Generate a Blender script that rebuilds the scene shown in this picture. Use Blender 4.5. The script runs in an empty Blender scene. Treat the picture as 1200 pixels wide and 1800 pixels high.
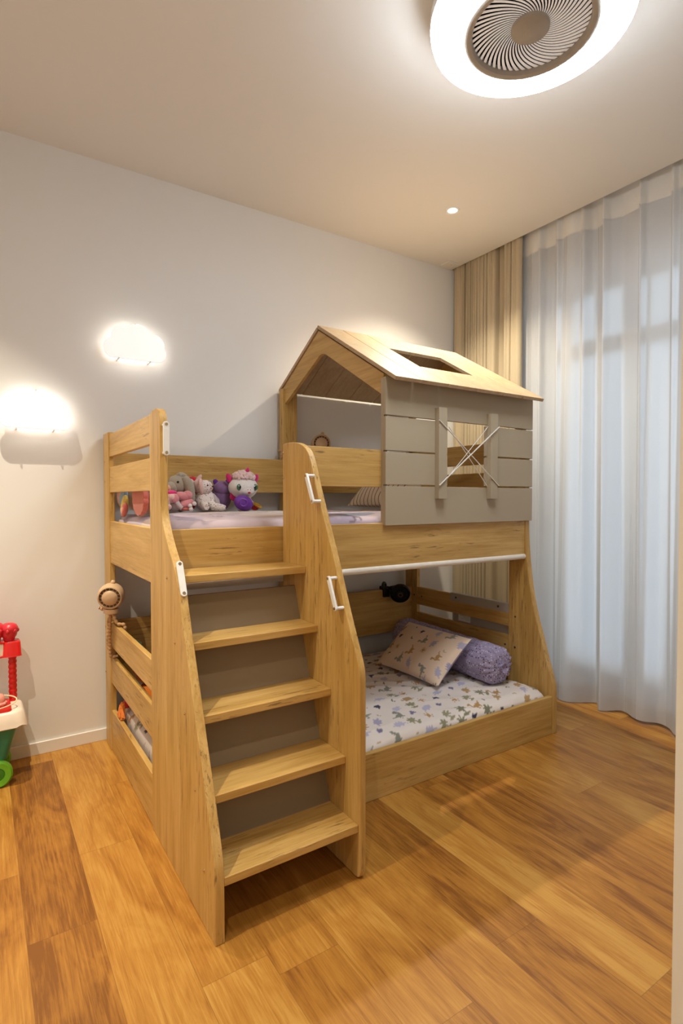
import bpy, bmesh, math, random
import numpy as np
from mathutils import Vector, Matrix, noise
R = math.radians
random.seed(7)
np.random.seed(7)
S = bpy.context.scene
COL = S.collection

# ------------------------------------------------------------------ camera, world, exposure
CAM = Vector((-0.54742, -3.12367, 1.28330))
YAW, PITCH, ROLL, FPX = -33.3095, -1.4538, 0.0115, 970.27
cam_data = bpy.data.cameras.new('camera')
cam = bpy.data.objects.new('camera', cam_data)
COL.objects.link(cam)
_ya, _pi = R(YAW), R(PITCH)
_fw = Vector((-math.sin(_ya) * math.cos(_pi), math.cos(_ya) * math.cos(_pi), math.sin(_pi)))
_rt = Vector((math.cos(_ya), math.sin(_ya), 0))
_up = _rt.cross(_fw)
cam.matrix_world = Matrix(((_rt.x, _up.x, -_fw.x, CAM.x), (_rt.y, _up.y, -_fw.y, CAM.y), (_rt.z, _up.z, -_fw.z, CAM.z), (0, 0, 0, 1)))
cam_data.sensor_fit = 'HORIZONTAL'
cam_data.sensor_width = 36
cam_data.lens = FPX / 1200 * 36
cam_data.clip_start = 0.05
S.camera = cam

S.view_settings.view_transform = 'Standard'
S.view_settings.look = 'None'
S.view_settings.gamma = 1
S.view_settings.use_curve_mapping = False
S.view_settings.exposure = 0.37

world = bpy.data.worlds.new('world')
S.world = world
world.use_nodes = True
world.node_tree.nodes['Background'].inputs[0].default_value = (0.72, 0.85, 1.0, 1)
world.node_tree.nodes['Background'].inputs[1].default_value = 1.35      # overcast daylight outside the window

LAMP_E = 30.0            # glow of the ring ceiling lamp
LAMP_C = (0.98, 1.06, 1.13)
SPOT_W = 135.0           # recessed downlights
SPOT_C = (1.0, 0.89, 0.69)
CLOUD_E = 2.8           # cloud wall lamps
CLOUD_C = (1.0, 0.90, 0.78)


# ------------------------------------------------------------------ materials
def new_mat(name):
    m = bpy.data.materials.new(name)
    m.use_nodes = True
    nt = m.node_tree
    return m, nt, nt.nodes['Principled BSDF']


def N(nt, typ, **kw):
    n = nt.nodes.new(typ)
    for k, v in kw.items():
        if k.startswith('i_'):
            key = k[2:]
            n.inputs[int(key) if key.isdigit() else key.replace('_', ' ')].default_value = v
        else:
            setattr(n, k, v)
    return n


def L(nt, a, b):
    nt.links.new(a, b)


def ramp(nt, stops):
    n = nt.nodes.new('ShaderNodeValToRGB')
    e = n.color_ramp.elements
    while len(e) < len(stops):
        e.new(0.5)
    for el, (p, c) in zip(e, stops):
        el.position = p
        el.color = (*c, 1) if len(c) == 3 else c
    return n


def math_n(nt, op, a, b=None):
    n = nt.nodes.new('ShaderNodeMath')
    n.operation = op
    for i, v in enumerate((a, b)):
        if v is None:
            continue
        if isinstance(v, (int, float)):
            n.inputs[i].default_value = v
        else:
            nt.links.new(v, n.inputs[i])
    return n.outputs[0]


def bump(nt, bsdf, height, strength=0.2, dist=0.002):
    b = N(nt, 'ShaderNodeBump')
    b.inputs['Strength'].default_value = strength
    b.inputs['Distance'].default_value = dist
    L(nt, height, b.inputs['Height'])
    L(nt, b.outputs[0], bsdf.inputs['Normal'])


def plain(name, col, rough=0.5, spec=0.5, metal=0.0, bump_scale=None, bump_s=0.1, coat=0.0):
    m, nt, b = new_mat(name)
    tc = N(nt, 'ShaderNodeTexCoord')
    nz = N(nt, 'ShaderNodeTexNoise', i_Scale=bump_scale or 30.0, i_Detail=3.0)
    L(nt, tc.outputs['Object'], nz.inputs['Vector'])
    rp = ramp(nt, [(0.3, tuple(c * 0.96 for c in col)), (0.7, tuple(min(1, c * 1.03) for c in col))])
    L(nt, nz.outputs['Fac'], rp.inputs[0])
    L(nt, rp.outputs[0], b.inputs['Base Color'])
    b.inputs['Roughness'].default_value = rough
    b.inputs['Specular IOR Level'].default_value = spec
    b.inputs['Metallic'].default_value = metal
    b.inputs['Coat Weight'].default_value = coat
    if bump_scale:
        bump(nt, b, nz.outputs['Fac'], bump_s)
    return m


def plush(name, col, scale=260.0, strength=0.7):
    m, nt, b = new_mat(name)
    tc = N(nt, 'ShaderNodeTexCoord')
    nz = N(nt, 'ShaderNodeTexNoise', i_Scale=scale, i_Detail=4.0)
    L(nt, tc.outputs['Object'], nz.inputs['Vector'])
    rp = ramp(nt, [(0.3, tuple(c * 0.8 for c in col)), (0.7, col)])
    L(nt, nz.outputs['Fac'], rp.inputs[0])
    L(nt, rp.outputs[0], b.inputs['Base Color'])
    b.inputs['Roughness'].default_value = 0.95
    b.inputs['Specular IOR Level'].default_value = 0.15
    b.inputs['Sheen Weight'].default_value = 0.35
    bump(nt, b, nz.outputs['Fac'], strength, 0.003)
    return m


def emit(name, col, strength, mixdiff=0.0):
    m = bpy.data.materials.new(name)
    m.use_nodes = True
    nt = m.node_tree
    b = nt.nodes['Principled BSDF']
    b.inputs['Base Color'].default_value = (0.9, 0.9, 0.9, 1)
    b.inputs['Roughness'].default_value = 0.4
    b.inputs['Emission Color'].default_value = (*col, 1)
    b.inputs['Emission Strength'].default_value = strength
    return m


def wood(name, axis, light, mid, dark, streak=(0.20, 0.11, 0.04), rough=0.42, streak_amt=1.0):
    """light oak veneer, grain running along the given axis (x, y or z)"""
    m, nt, b = new_mat(name)
    tc = N(nt, 'ShaderNodeTexCoord')
    oi = N(nt, 'ShaderNodeObjectInfo')
    off = N(nt, 'ShaderNodeVectorMath', operation='SCALE')
    L(nt, oi.outputs['Random'], off.inputs['Scale'])
    off.inputs[0].default_value = (37.0, 23.0, 51.0)
    add = N(nt, 'ShaderNodeVectorMath', operation='ADD')
    L(nt, tc.outputs['Object'], add.inputs[0])
    L(nt, off.outputs[0], add.inputs[1])

    def mapped(along, across):
        mp = N(nt, 'ShaderNodeMapping')
        mp.inputs['Scale'].default_value = tuple(along if a == axis else across for a in 'xyz')
        L(nt, add.outputs[0], mp.inputs['Vector'])
        return mp.outputs[0]
    n1 = N(nt, 'ShaderNodeTexNoise', i_Scale=1.0, i_Detail=5.0, i_Roughness=0.6, i_Distortion=0.8)
    L(nt, mapped(1.6, 14.0), n1.inputs['Vector'])
    n2 = N(nt, 'ShaderNodeTexNoise', i_Scale=1.0, i_Detail=6.0, i_Roughness=0.7)
    L(nt, mapped(3.5, 95.0), n2.inputs['Vector'])
    n3 = N(nt, 'ShaderNodeTexNoise', i_Scale=1.0, i_Detail=4.0, i_Roughness=0.65, i_Distortion=0.5)
    L(nt, mapped(8.0, 105.0), n3.inputs['Vector'])
    n4 = N(nt, 'ShaderNodeTexNoise', i_Scale=1.0, i_Detail=1.0)
    L(nt, mapped(1.5, 5.0), n4.inputs['Vector'])
    r1 = ramp(nt, [(0.36, dark), (0.49, mid), (0.62, light)])
    mixv = math_n(nt, 'ADD', math_n(nt, 'MULTIPLY', n1.outputs['Fac'], 0.55), math_n(nt, 'MULTIPLY', n2.outputs['Fac'], 0.45))
    L(nt, mixv, r1.inputs[0])
    mask = math_n(nt, 'MULTIPLY', ramp_fac(nt, n3.outputs['Fac'], 0.575, 0.655), ramp_fac(nt, n4.outputs['Fac'], 0.51, 0.58))
    mask = math_n(nt, 'MULTIPLY', mask, 0.8 * streak_amt)
    mx = N(nt, 'ShaderNodeMix', data_type='RGBA')
    L(nt, mask, mx.inputs[0])
    L(nt, r1.outputs[0], mx.inputs[6])
    mx.inputs[7].default_value = (*streak, 1)
    L(nt, mx.outputs[2], b.inputs['Base Color'])
    b.inputs['Roughness'].default_value = rough
    b.inputs['Specular IOR Level'].default_value = 0.35
    bump(nt, b, n2.outputs['Fac'], 0.06, 0.001)
    return m


def ramp_fac(nt, sock, lo, hi):
    n = nt.nodes.new('ShaderNodeMapRange')
    n.inputs['From Min'].default_value = lo
    n.inputs['From Max'].default_value = hi
    nt.links.new(sock, n.inputs['Value'])
    return n.outputs['Result']


def floor_mat():
    m, nt, b = new_mat('floor_planks')
    tc = N(nt, 'ShaderNodeTexCoord')
    sp = N(nt, 'ShaderNodeSeparateXYZ')
    L(nt, tc.outputs['Object'], sp.inputs[0])
    Wd, Ln = 0.187, 1.22
    cx = math_n(nt, 'DIVIDE', math_n(nt, 'ADD', sp.outputs[0], 0.449 + 0.187 * 26), Wd)
    ci = math_n(nt, 'FLOOR', cx)
    wn = N(nt, 'ShaderNodeTexWhiteNoise', noise_dimensions='1D')
    L(nt, ci, wn.inputs['W'])
    ry = math_n(nt, 'ADD', math_n(nt, 'DIVIDE', sp.outputs[1], Ln), math_n(nt, 'MULTIPLY', wn.outputs['Value'], 7.3))
    ri = math_n(nt, 'FLOOR', ry)
    cv = N(nt, 'ShaderNodeCombineXYZ')
    L(nt, ci, cv.inputs[0])
    L(nt, ri, cv.inputs[1])
    w2 = N(nt, 'ShaderNodeTexWhiteNoise', noise_dimensions='2D')
    L(nt, cv.outputs[0], w2.inputs['Vector'])
    # per-plank offset of the grain
    sc = N(nt, 'ShaderNodeVectorMath', operation='SCALE')
    L(nt, w2.outputs['Color'], sc.inputs[0])
    sc.inputs['Scale'].default_value = 40.0
    ad = N(nt, 'ShaderNodeVectorMath', operation='ADD')
    L(nt, tc.outputs['Object'], ad.inputs[0])
    L(nt, sc.outputs[0], ad.inputs[1])

    def mapped(s):
        mp = N(nt, 'ShaderNodeMapping')
        mp.inputs['Scale'].default_value = s
        L(nt, ad.outputs[0], mp.inputs['Vector'])
        return mp.outputs[0]
    n1 = N(nt, 'ShaderNodeTexNoise', i_Scale=1.0, i_Detail=4.0, i_Roughness=0.55, i_Distortion=1.2)
    L(nt, mapped((11.0, 2.6, 1)), n1.inputs['Vector'])
    n2 = N(nt, 'ShaderNodeTexNoise', i_Scale=1.0, i_Detail=6.0, i_Roughness=0.7, i_Distortion=0.6)
    L(nt, mapped((150.0, 5.0, 1)), n2.inputs['Vector'])
    r1 = ramp(nt, [(0.35, (0.20, 0.072, 0.010)), (0.45, (0.33, 0.135, 0.020)), (0.55, (0.42, 0.190, 0.031)), (0.66, (0.51, 0.265, 0.055))])
    v = math_n(nt, 'ADD', math_n(nt, 'MULTIPLY', n1.outputs['Fac'], 0.52), math_n(nt, 'MULTIPLY', n2.outputs['Fac'], 0.48))
    tone = math_n(nt, 'MULTIPLY', math_n(nt, 'SUBTRACT', w2.outputs['Value'], 0.5), 0.19)
    v = math_n(nt, 'ADD', v, tone)
    L(nt, v, r1.inputs[0])
    # joints between planks
    fx = math_n(nt, 'FRACT', cx)
    ex = math_n(nt, 'MINIMUM', fx, math_n(nt, 'SUBTRACT', 1.0, fx))
    fy = math_n(nt, 'FRACT', ry)
    ey = math_n(nt, 'MINIMUM', fy, math_n(nt, 'SUBTRACT', 1.0, fy))
    jx = math_n(nt, 'LESS_THAN', ex, 0.0050)
    jy = math_n(nt, 'LESS_THAN', ey, 0.0008)
    jn = math_n(nt, 'MULTIPLY', math_n(nt, 'MAXIMUM', jx, jy), 0.40)
    mx = N(nt, 'ShaderNodeMix', data_type='RGBA')
    L(nt, jn, mx.inputs[0])
    L(nt, r1.outputs[0], mx.inputs[6])
    mx.inputs[7].default_value = (0.10, 0.04, 0.01, 1)
    L(nt, mx.outputs[2], b.inputs['Base Color'])
    b.inputs['Roughness'].default_value = 0.40
    b.inputs['Specular IOR Level'].default_value = 0.35
    bump(nt, b, n2.outputs['Fac'], 0.05, 0.001)
    return m


def paint(name, col, scale=220.0, s=0.12, rough=0.85):
    m, nt, b = new_mat(name)
    tc = N(nt, 'ShaderNodeTexCoord')
    nz = N(nt, 'ShaderNodeTexNoise', i_Scale=scale, i_Detail=2.0)
    L(nt, tc.outputs['Object'], nz.inputs['Vector'])
    b.inputs['Base Color'].default_value = (*col, 1)
    b.inputs['Roughness'].default_value = rough
    b.inputs['Specular IOR Level'].default_value = 0.2
    bump(nt, b, nz.outputs['Fac'], s, 0.001)
    return m


def vcol_mat(name, rough=0.9, scale=600.0, bstr=0.15):
    m, nt, b = new_mat(name)
    at = N(nt, 'ShaderNodeVertexColor', layer_name='print')
    L(nt, at.outputs['Color'], b.inputs['Base Color'])
    tc = N(nt, 'ShaderNodeTexCoord')
    nz = N(nt, 'ShaderNodeTexNoise', i_Scale=scale, i_Detail=2.0)
    L(nt, tc.outputs['Object'], nz.inputs['Vector'])
    b.inputs['Roughness'].default_value = rough
    b.inputs['Specular IOR Level'].default_value = 0.15
    b.inputs['Sheen Weight'].default_value = 0.15
    bump(nt, b, nz.outputs['Fac'], bstr, 0.001)
    return m


def cloth(name, col, transl=0.0, transp=0.0, weave=900.0, wrinkle=0.0):
    m = bpy.data.materials.new(name)
    m.use_nodes = True
    nt = m.node_tree
    b = nt.nodes['Principled BSDF']
    out = nt.nodes['Material Output']
    tc = N(nt, 'ShaderNodeTexCoord')
    nz = N(nt, 'ShaderNodeTexNoise', i_Scale=weave, i_Detail=2.0)
    L(nt, tc.outputs['Object'], nz.inputs['Vector'])
    rp = ramp(nt, [(0.3, tuple(c * 0.93 for c in col)), (0.7, col)])
    L(nt, nz.outputs['Fac'], rp.inputs[0])
    L(nt, rp.outputs[0], b.inputs['Base Color'])
    b.inputs['Roughness'].default_value = 0.95
    b.inputs['Specular IOR Level'].default_value = 0.1
    b.inputs['Sheen Weight'].default_value = 0.1
    if wrinkle:
        n2 = N(nt, 'ShaderNodeTexNoise', i_Scale=9.0, i_Detail=4.0, i_Distortion=1.5)
        L(nt, tc.outputs['Object'], n2.inputs['Vector'])
        bump(nt, b, n2.outputs['Fac'], wrinkle, 0.02)
    last = b.outputs[0]
    if transl:
        t = N(nt, 'ShaderNodeBsdfTranslucent')
        L(nt, rp.outputs[0], t.inputs[0])
        ms = N(nt, 'ShaderNodeMixShader')
        ms.inputs[0].default_value = transl
        L(nt, last, ms.inputs[1])
        L(nt, t.outputs[0], ms.inputs[2])
        last = ms.outputs[0]
    if transp:                                   # the open weave lets a blurred image through
        t = N(nt, 'ShaderNodeBsdfRefraction')
        t.inputs['Color'].default_value = (0.95, 0.95, 0.95, 1)
        t.inputs['IOR'].default_value = 1.22
        t.inputs['Roughness'].default_value = 0.55
        ms = N(nt, 'ShaderNodeMixShader')
        ms.inputs[0].default_value = transp
        L(nt, last, ms.inputs[1])
        L(nt, t.outputs[0], ms.inputs[2])
        last = ms.outputs[0]
    L(nt, last, out.inputs['Surface'])
    return m


def dots_mat(name, base, dot1, dot2, scale=70.0):
    m, nt, b = new_mat(name)
    tc = N(nt, 'ShaderNodeTexCoord')
    vo = N(nt, 'ShaderNodeTexVoronoi', i_Scale=scale, i_Randomness=0.4)
    L(nt, tc.outputs['Object'], vo.inputs['Vector'])
    d = math_n(nt, 'LESS_THAN', vo.outputs['Distance'], 0.30)
    sp = N(nt, 'ShaderNodeSeparateColor')
    L(nt, vo.outputs['Color'], sp.inputs[0])
    k = math_n(nt, 'GREATER_THAN', sp.outputs[0], 0.5)
    c = N(nt, 'ShaderNodeMix', data_type='RGBA')
    L(nt, k, c.inputs[0])
    c.inputs[6].default_value = (*dot1, 1)
    c.inputs[7].default_value = (*dot2, 1)
    f = N(nt, 'ShaderNodeMix', data_type='RGBA')
    L(nt, d, f.inputs[0])
    f.inputs[6].default_value = (*base, 1)
    L(nt, c.outputs[2], f.inputs[7])
    L(nt, f.outputs[2], b.inputs['Base Color'])
    b.inputs['Roughness'].default_value = 0.9
    b.inputs['Specular IOR Level'].default_value = 0.15
    return m


def glass_mat():
    m, nt, b = new_mat('window_glass')
    b.inputs['Base Color'].default_value = (0.95, 0.98, 1, 1)
    b.inputs['Roughness'].default_value = 0.0
    b.inputs['IOR'].default_value = 1.45
    b.inputs['Transmission Weight'].default_value = 1.0
    t = N(nt, 'ShaderNodeBsdfTransparent')
    t.inputs[0].default_value = (0.93, 0.96, 0.97, 1)
    ms = N(nt, 'ShaderNodeMixShader')
    fr = N(nt, 'ShaderNodeFresnel')
    g = N(nt, 'ShaderNodeBsdfGlossy')
    g.inputs['Roughness'].default_value = 0.02
    L(nt, fr.outputs[0], ms.inputs[0])
    L(nt, t.outputs[0], ms.inputs[1])
    L(nt, g.outputs[0], ms.inputs[2])
    L(nt, ms.outputs[0], nt.nodes['Material Output'].inputs['Surface'])
    return m


OAK_L, OAK_M, OAK_D = (0.64, 0.41, 0.145), (0.54, 0.325, 0.096), (0.42, 0.235, 0.055)
M = {}
for ax in 'xyz':
    M['wood_' + ax] = wood('oak_grain_' + ax, ax, OAK_L, OAK_M, OAK_D)
M['floor'] = floor_mat()
M['wall'] = paint('wall_paint', (0.78, 0.765, 0.74))
M['ceiling'] = paint('ceiling_paint', (0.78, 0.76, 0.725), 120.0, 0.05)
M['trim'] = paint('trim_paint', (0.80, 0.77, 0.72), 60.0, 0.03, 0.5)
M['taupe'] = paint('taupe_board', (0.43, 0.355, 0.250), 400.0, 0.06, 0.6)
M['taupe_shaded'] = paint('stair_back_board_shaded', (0.29, 0.225, 0.145), 400.0, 0.06, 0.7)  # house taupe darkened to hold the shade behind the treads
M['white_plastic'] = plain('white_plastic', (0.82, 0.81, 0.78), 0.35)
M['tube'] = plain('cream_tube', (0.80, 0.74, 0.64), 0.45)
M['brass'] = plain('brass', (0.62, 0.47, 0.26), 0.25, metal=1.0)
M['dark_hole'] = plain('dark_bolt', (0.05, 0.035, 0.02), 0.5)
M['cord'] = plush('white_cord', (0.80, 0.76, 0.68), 500.0, 0.3)
M['drape'] = cloth('beige_drape', (0.52, 0.425, 0.285), 0.0, 0.0, 700.0, 0.03)
M['sheer'] = cloth('white_sheer', (0.84, 0.83, 0.82), 0.36, 0.20, 900.0, 0.12)
M['sheer_band'] = cloth('white_sheer_doubled', (0.80, 0.76, 0.70), 0.12, 0.0, 900.0, 0.1)
M['print'] = vcol_mat('printed_cotton')
M['bolster'] = dots_mat('lilac_dotted_cotton', (0.36, 0.31, 0.47), (0.07, 0.06, 0.12), (0.62, 0.58, 0.72), 74.0)
M['fan_beige'] = plain('beige_plastic', (0.62, 0.42, 0.25), 0.4)
M['fan_dark'] = plain('brown_gap', (0.12, 0.06, 0.028), 0.6)
M['rope'] = plain('tan_rubber', (0.48, 0.28, 0.13), 0.6)
M['black'] = plain('black_plastic', (0.006, 0.006, 0.006), 0.35)
M['lamp_ring'] = emit('lit_diffuser', LAMP_C, LAMP_E)
M['lamp_taupe'] = plain('lamp_taupe', (0.42, 0.37, 0.31), 0.5)
M['lamp_white'] = plain('lamp_white', (0.85, 0.85, 0.86), 0.35)
M['spot_lens'] = emit('lit_lens', (1.0, 0.92, 0.8), 6.0)
M['cloud'] = emit('lit_acrylic', (1.0, 0.95, 0.90), 0.38)
M['cloud_back'] = emit('lit_strip', CLOUD_C, CLOUD_E)
M['glass'] = glass_mat()
M['frame'] = plain('window_frame', (0.55, 0.52, 0.47), 0.5)
M['caddy'] = cloth('grey_felt', (0.42, 0.38, 0.33), 0, 0, 500.0)


# ------------------------------------------------------------------ mesh helpers
def rotm(rx=0, ry=0, rz=0):
    return Matrix.Rotation(R(rz), 4, 'Z') @ Matrix.Rotation(R(ry), 4, 'Y') @ Matrix.Rotation(R(rx), 4, 'X')


def frame(o, zdir, xdir=None):
    """matrix with local z along zdir at o"""
    z = Vector(zdir).normalized()
    x = Vector(xdir) if xdir is not None else (Vector((1, 0, 0)) if abs(z.x) < 0.9 else Vector((0, 1, 0)))
    y = z.cross(x).normalized()
    x = y.cross(z)
    return Matrix(((x.x, y.x, z.x, o[0]), (x.y, y.y, z.y, o[1]), (x.z, y.z, z.z, o[2]), (0, 0, 0, 1)))


class MB:
    def __init__(s):
        s.v, s.f, s.c = [], [], None

    def add(s, vs, fs, mtx=None):
        n = len(s.v)
        for p in vs:
            p = Vector(p)
            s.v.append(mtx @ p if mtx is not None else p)
        s.f += [tuple(i + n for i in f) for f in fs]
        return s

    def box(s, x0, x1, y0, y1, z0, z1, mtx=None):
        vs = [(x, y, z) for z in (z0, z1) for y in (y0, y1) for x in (x0, x1)]
        return s.add(vs, [(0, 2, 3, 1), (4, 5, 7, 6), (0, 1, 5, 4), (2, 6, 7, 3), (0, 4, 6, 2), (1, 3, 7, 5)], mtx)

    def prism(s, pts, a0, a1, axis='x', mtx=None):
        """polygon pts extruded along axis; pts are the other two coordinates in xyz order"""
        def P(a, p):
            return {'x': (a, p[0], p[1]), 'y': (p[0], a, p[1]), 'z': (p[0], p[1], a)}[axis]
        n = len(pts)
        vs = [P(a0, p) for p in pts] + [P(a1, p) for p in pts]
        fs = [tuple(range(n)), tuple(range(2 * n - 1, n - 1, -1))]
        fs += [(i, i + n, (i + 1) % n + n, (i + 1) % n) for i in range(n)]
        return s.add(vs, fs, mtx)

    def ell(s, c, r, rot=None, nu=24, nv=14, wob=0.0, wf=9.0, seed=0.0, e=1.0):
        r = (r, r, r) if isinstance(r, (int, float)) else r
        vs, fs = [], []
        mt = Matrix.Translation(Vector(c)) @ (rot if rot is not None else Matrix())
        sg = lambda t: math.copysign(abs(t) ** e, t)
        for j in range(nv + 1):
            th = math.pi * j / nv
            for i in range(nu):
                ph = 2 * math.pi * i / nu
                p = Vector((sg(math.sin(th)) * sg(math.cos(ph)), sg(math.sin(th)) * sg(math.sin(ph)), sg(math.cos(th))))
                k = 1.0
                if wob:
                    k += wob * noise.noise(p * wf * 0.3 + Vector((seed, seed * 2, 0)))
                vs.append((p.x * r[0] * k, p.y * r[1] * k, p.z * r[2] * k))
        for j in range(nv):
            for i in range(nu):
                a, b = j * nu + i, j * nu + (i + 1) % nu
                fs.append((a, a + nu, b + nu, b))
        return s.add(vs, fs, mt)

    def tube(s, path, r, n=10, cap=True):
        path = [Vector(p) for p in path]
        rs = r if isinstance(r, (list, tuple)) else [r] * len(path)
        vs, fs = [], []
        prev = None
        for i, p in enumerate(path):
            t = (path[min(i + 1, len(path) - 1)] - path[max(i - 1, 0)]).normalized()
            if prev is None:
                u = t.orthogonal().normalized()
            else:
                u = (prev - t * prev.dot(t)).normalized()
            prev = u
            w = t.cross(u)
            for k in range(n):
                a = 2 * math.pi * k / n
                vs.append(p + (u * math.cos(a) + w * math.sin(a)) * rs[i])
        m = len(path)
        for i in range(m - 1):
            for k in range(n):
                a, b = i * n + k, i * n + (k + 1) % n
                fs.append((a, b, b + n, a + n))
        if cap:
            fs.append(tuple(range(n - 1, -1, -1)))
            fs.append(tuple((m - 1) * n + k for k in range(n)))
        return s.add(vs, fs)

    def lathe(s, prof, mtx=None, n=32, closed=False):
        """prof: (radius, z) pairs"""
        vs, fs = [], []
        for r, z in prof:
            for k in range(n):
                a = 2 * math.pi * k / n
                vs.append((r * math.cos(a), r * math.sin(a), z))
        m = len(prof)
        for i in range(m if closed else m - 1):
            i2 = (i + 1) % m
            for k in range(n):
                k2 = (k + 1) % n
                fs.append((i * n + k, i * n + k2, i2 * n + k2, i2 * n + k))
        if not closed:
            if prof[0][0] > 1e-6:
                fs.append(tuple(range(n - 1, -1, -1)))
            if prof[-1][0] > 1e-6:
                fs.append(tuple((m - 1) * n + k for k in range(n)))
        return s.add(vs, fs, mtx)

    def torus(s, c, Rr, r, axis=(0, 0, 1), n=36, m=10, squash=1.0):
        prof = [(Rr + r * math.cos(2 * math.pi * k / m), r * squash * math.sin(2 * math.pi * k / m)) for k in range(m)]
        return s.lathe(prof, frame(c, axis), n, closed=True)

    def build(s, name, mat, parent=None, bevel=0.0, smooth=35, seg=2, sub=0):
        me = bpy.data.meshes.new(name)
        o = bpy.data.objects.new(name, me)
        off = Vector((0, 0, 0))
        if parent is not None:
            w = Vector((0, 0, 0))
            p = parent
            while p is not None:
                w += p.location
                p = p.parent
            off = w
            o.parent = parent
        me.from_pydata([tuple(v - off) for v in s.v], [], s.f)
        bm = bmesh.new()
        bm.from_mesh(me)
        bmesh.ops.recalc_face_normals(bm, faces=bm.faces)
        bm.to_mesh(me)
        bm.free()
        if s.c is not None:
            ca = me.color_attributes.new('print', 'FLOAT_COLOR', 'POINT')
            ca.data.foreach_set('color', np.asarray(s.c, dtype=np.float32).ravel())
        me.materials.append(mat)
        if smooth:
            me.shade_smooth()
            me.set_sharp_from_angle(angle=R(smooth))
        COL.objects.link(o)
        if bevel:
            b = o.modifiers.new('bevel', 'BEVEL')
            b.width = bevel
            b.segments = seg
            b.limit_method = 'ANGLE'
            b.angle_limit = R(40)
            b.harden_normals = True
        if sub:
            q = o.modifiers.new('sub', 'SUBSURF')
            q.levels = q.render_levels = sub
        return o


def thing(name, label, cat, loc=(0, 0, 0), group=None):
    o = bpy.data.objects.new(name, None)
    o.empty_display_size = 0.05
    COL.objects.link(o)
    o.location = loc
    return tag(o, label, cat, group)


def tag(o, label, cat, group=None):
    o['label'] = label
    o['category'] = cat
    if group:
        o['group'] = group
    return o


def structure(o):
    o['kind'] = 'structure'
    return o


def chaikin(pts, it=2, closed=False):
    for _ in range(it):
        q = [] if closed else [pts[0]]
        n = len(pts)
        for i in range(n if closed else n - 1):
            a, b = pts[i], pts[(i + 1) % n]
            q.append((a[0] * .75 + b[0] * .25, a[1] * .75 + b[1] * .25))
            q.append((a[0] * .25 + b[0] * .75, a[1] * .25 + b[1] * .75))
        if not closed:
            q.append(pts[-1])
        pts = q
    return pts


def box(name, x0, x1, y0, y1, z0, z1, mat, parent=None, bevel=0.003):
    return MB().box(x0, x1, y0, y1, z0, z1).build(name, mat, parent, bevel)


# ------------------------------------------------------------------ setting
H = 3.0335
XW = 2.512           # edge of the ceiling in front of the curtain recess
XL, YF, XG = -1.55, -3.75, 2.80
structure(MB().box(XL - .1, XG + .5, YF - .1, .1, -.06, 0).build('floor', M['floor'], None, 0, 0))
structure(MB().box(XL - .1, XW, YF - .1, .1, H, H + .12).build('ceiling', M['ceiling'], None, 0, 0))
structure(MB().box(XW - .02, XG + .1, YF - .1, .1, H + .16, H + .24).build('ceiling_curtain_recess', M['ceiling'], None, 0, 0))
structure(MB().box(XL - .1, XG + .1, 0, .1, 0, H + .2).build('wall_back', M['wall'], None, 0, 0))
structure(MB().box(XL - .1, XL, YF, 0, 0, H).build('wall_left', M['wall'], None, 0, 0))
structure(MB().box(XL - .1, XG + .1, YF - .1, YF, 0, H + .2).build('wall_front', M['wall'], None, 0, 0))
# wall end beside the camera (right border of the view)
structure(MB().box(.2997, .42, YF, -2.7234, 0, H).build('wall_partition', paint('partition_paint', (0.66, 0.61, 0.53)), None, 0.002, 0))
# window wall with one wide opening
WY0, WY1, WZ0, WZ1 = -3.05, -.62, .06, 2.72
ww = MB()
ww.box(XG, XG + .14, WY1, 0, 0, H + .2)
ww.box(XG, XG + .14, YF, WY0, 0, H + .2)
ww.box(XG, XG + .14, WY0, WY1, WZ1, H + .2)
ww.box(XG, XG + .14, WY0, WY1, 0, WZ0)
structure(ww.build('wall_right', M['wall'], None, 0, 0))
# window: frame, mullions, transom, panes
win = thing('window_1', 'tall glazed window behind the white sheer curtain', 'window', (XG + .06, (WY0 + WY1) / 2, WZ0))
del win['label'], win['category']
structure(win)
fm = MB()
xf0, xf1 = XG + .03, XG + .09
fm.box(xf0, xf1, WY0, WY0 + .06, WZ0, WZ1).box(xf0, xf1, WY1 - .06, WY1, WZ0, WZ1)
fm.box(xf0, xf1, WY0, WY1, WZ0, WZ0 + .07).box(xf0, xf1, WY0, WY1, WZ1 - .07, WZ1)
fm.box(xf0, xf1, WY0, WY1, 2.24, 2.33)
for yy in (-1.26, -1.86, -2.46):
    fm.box(xf0, xf1, yy - .035, yy + .035, WZ0, WZ1)
structure(fm.build('window_frame', M['frame'], win, .003))
structure(MB().box(XG + .055, XG + .061, WY0 + .02, WY1 - .02, WZ0 + .02, WZ1 - .02).build('window_pane', M['glass'], win, 0, 0))
# skirting boards
structure(MB().box(XL, XG, -.012, 0, 0, .061).build('baseboard_back', M['trim'], None, .002))
structure(MB().box(XL, XL + .012, YF, -.012, 0, .061).build('baseboard_left', M['trim'], None, .002))

# ------------------------------------------------------------------ bunk bed
BED = thing('bunk_bed', "light oak children's two-tier bunk bed with built-in stairs and house-shaped roof", 'bed', (1.04, -.65, 0))
XE, XR = 2.0415, 2.078          # inner and outer face of the right end panel
T = .0286
XB, XB2 = .5006, .5256          # right stair panel
RAILZ = [(1.4895, 1.603), (1.3105, 1.4372), (.955, 1.167), (.530, .655), (.345, .4765), (0.0, .2045)]
# posts at the wall
box('corner_post', 0, T, -.1605, -.03, 0, 1.615, M['wood_z'], BED)
box('corner_post', XE, XE + T, -.157, -.03, 0, 1.615, M['wood_z'], BED)
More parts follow.
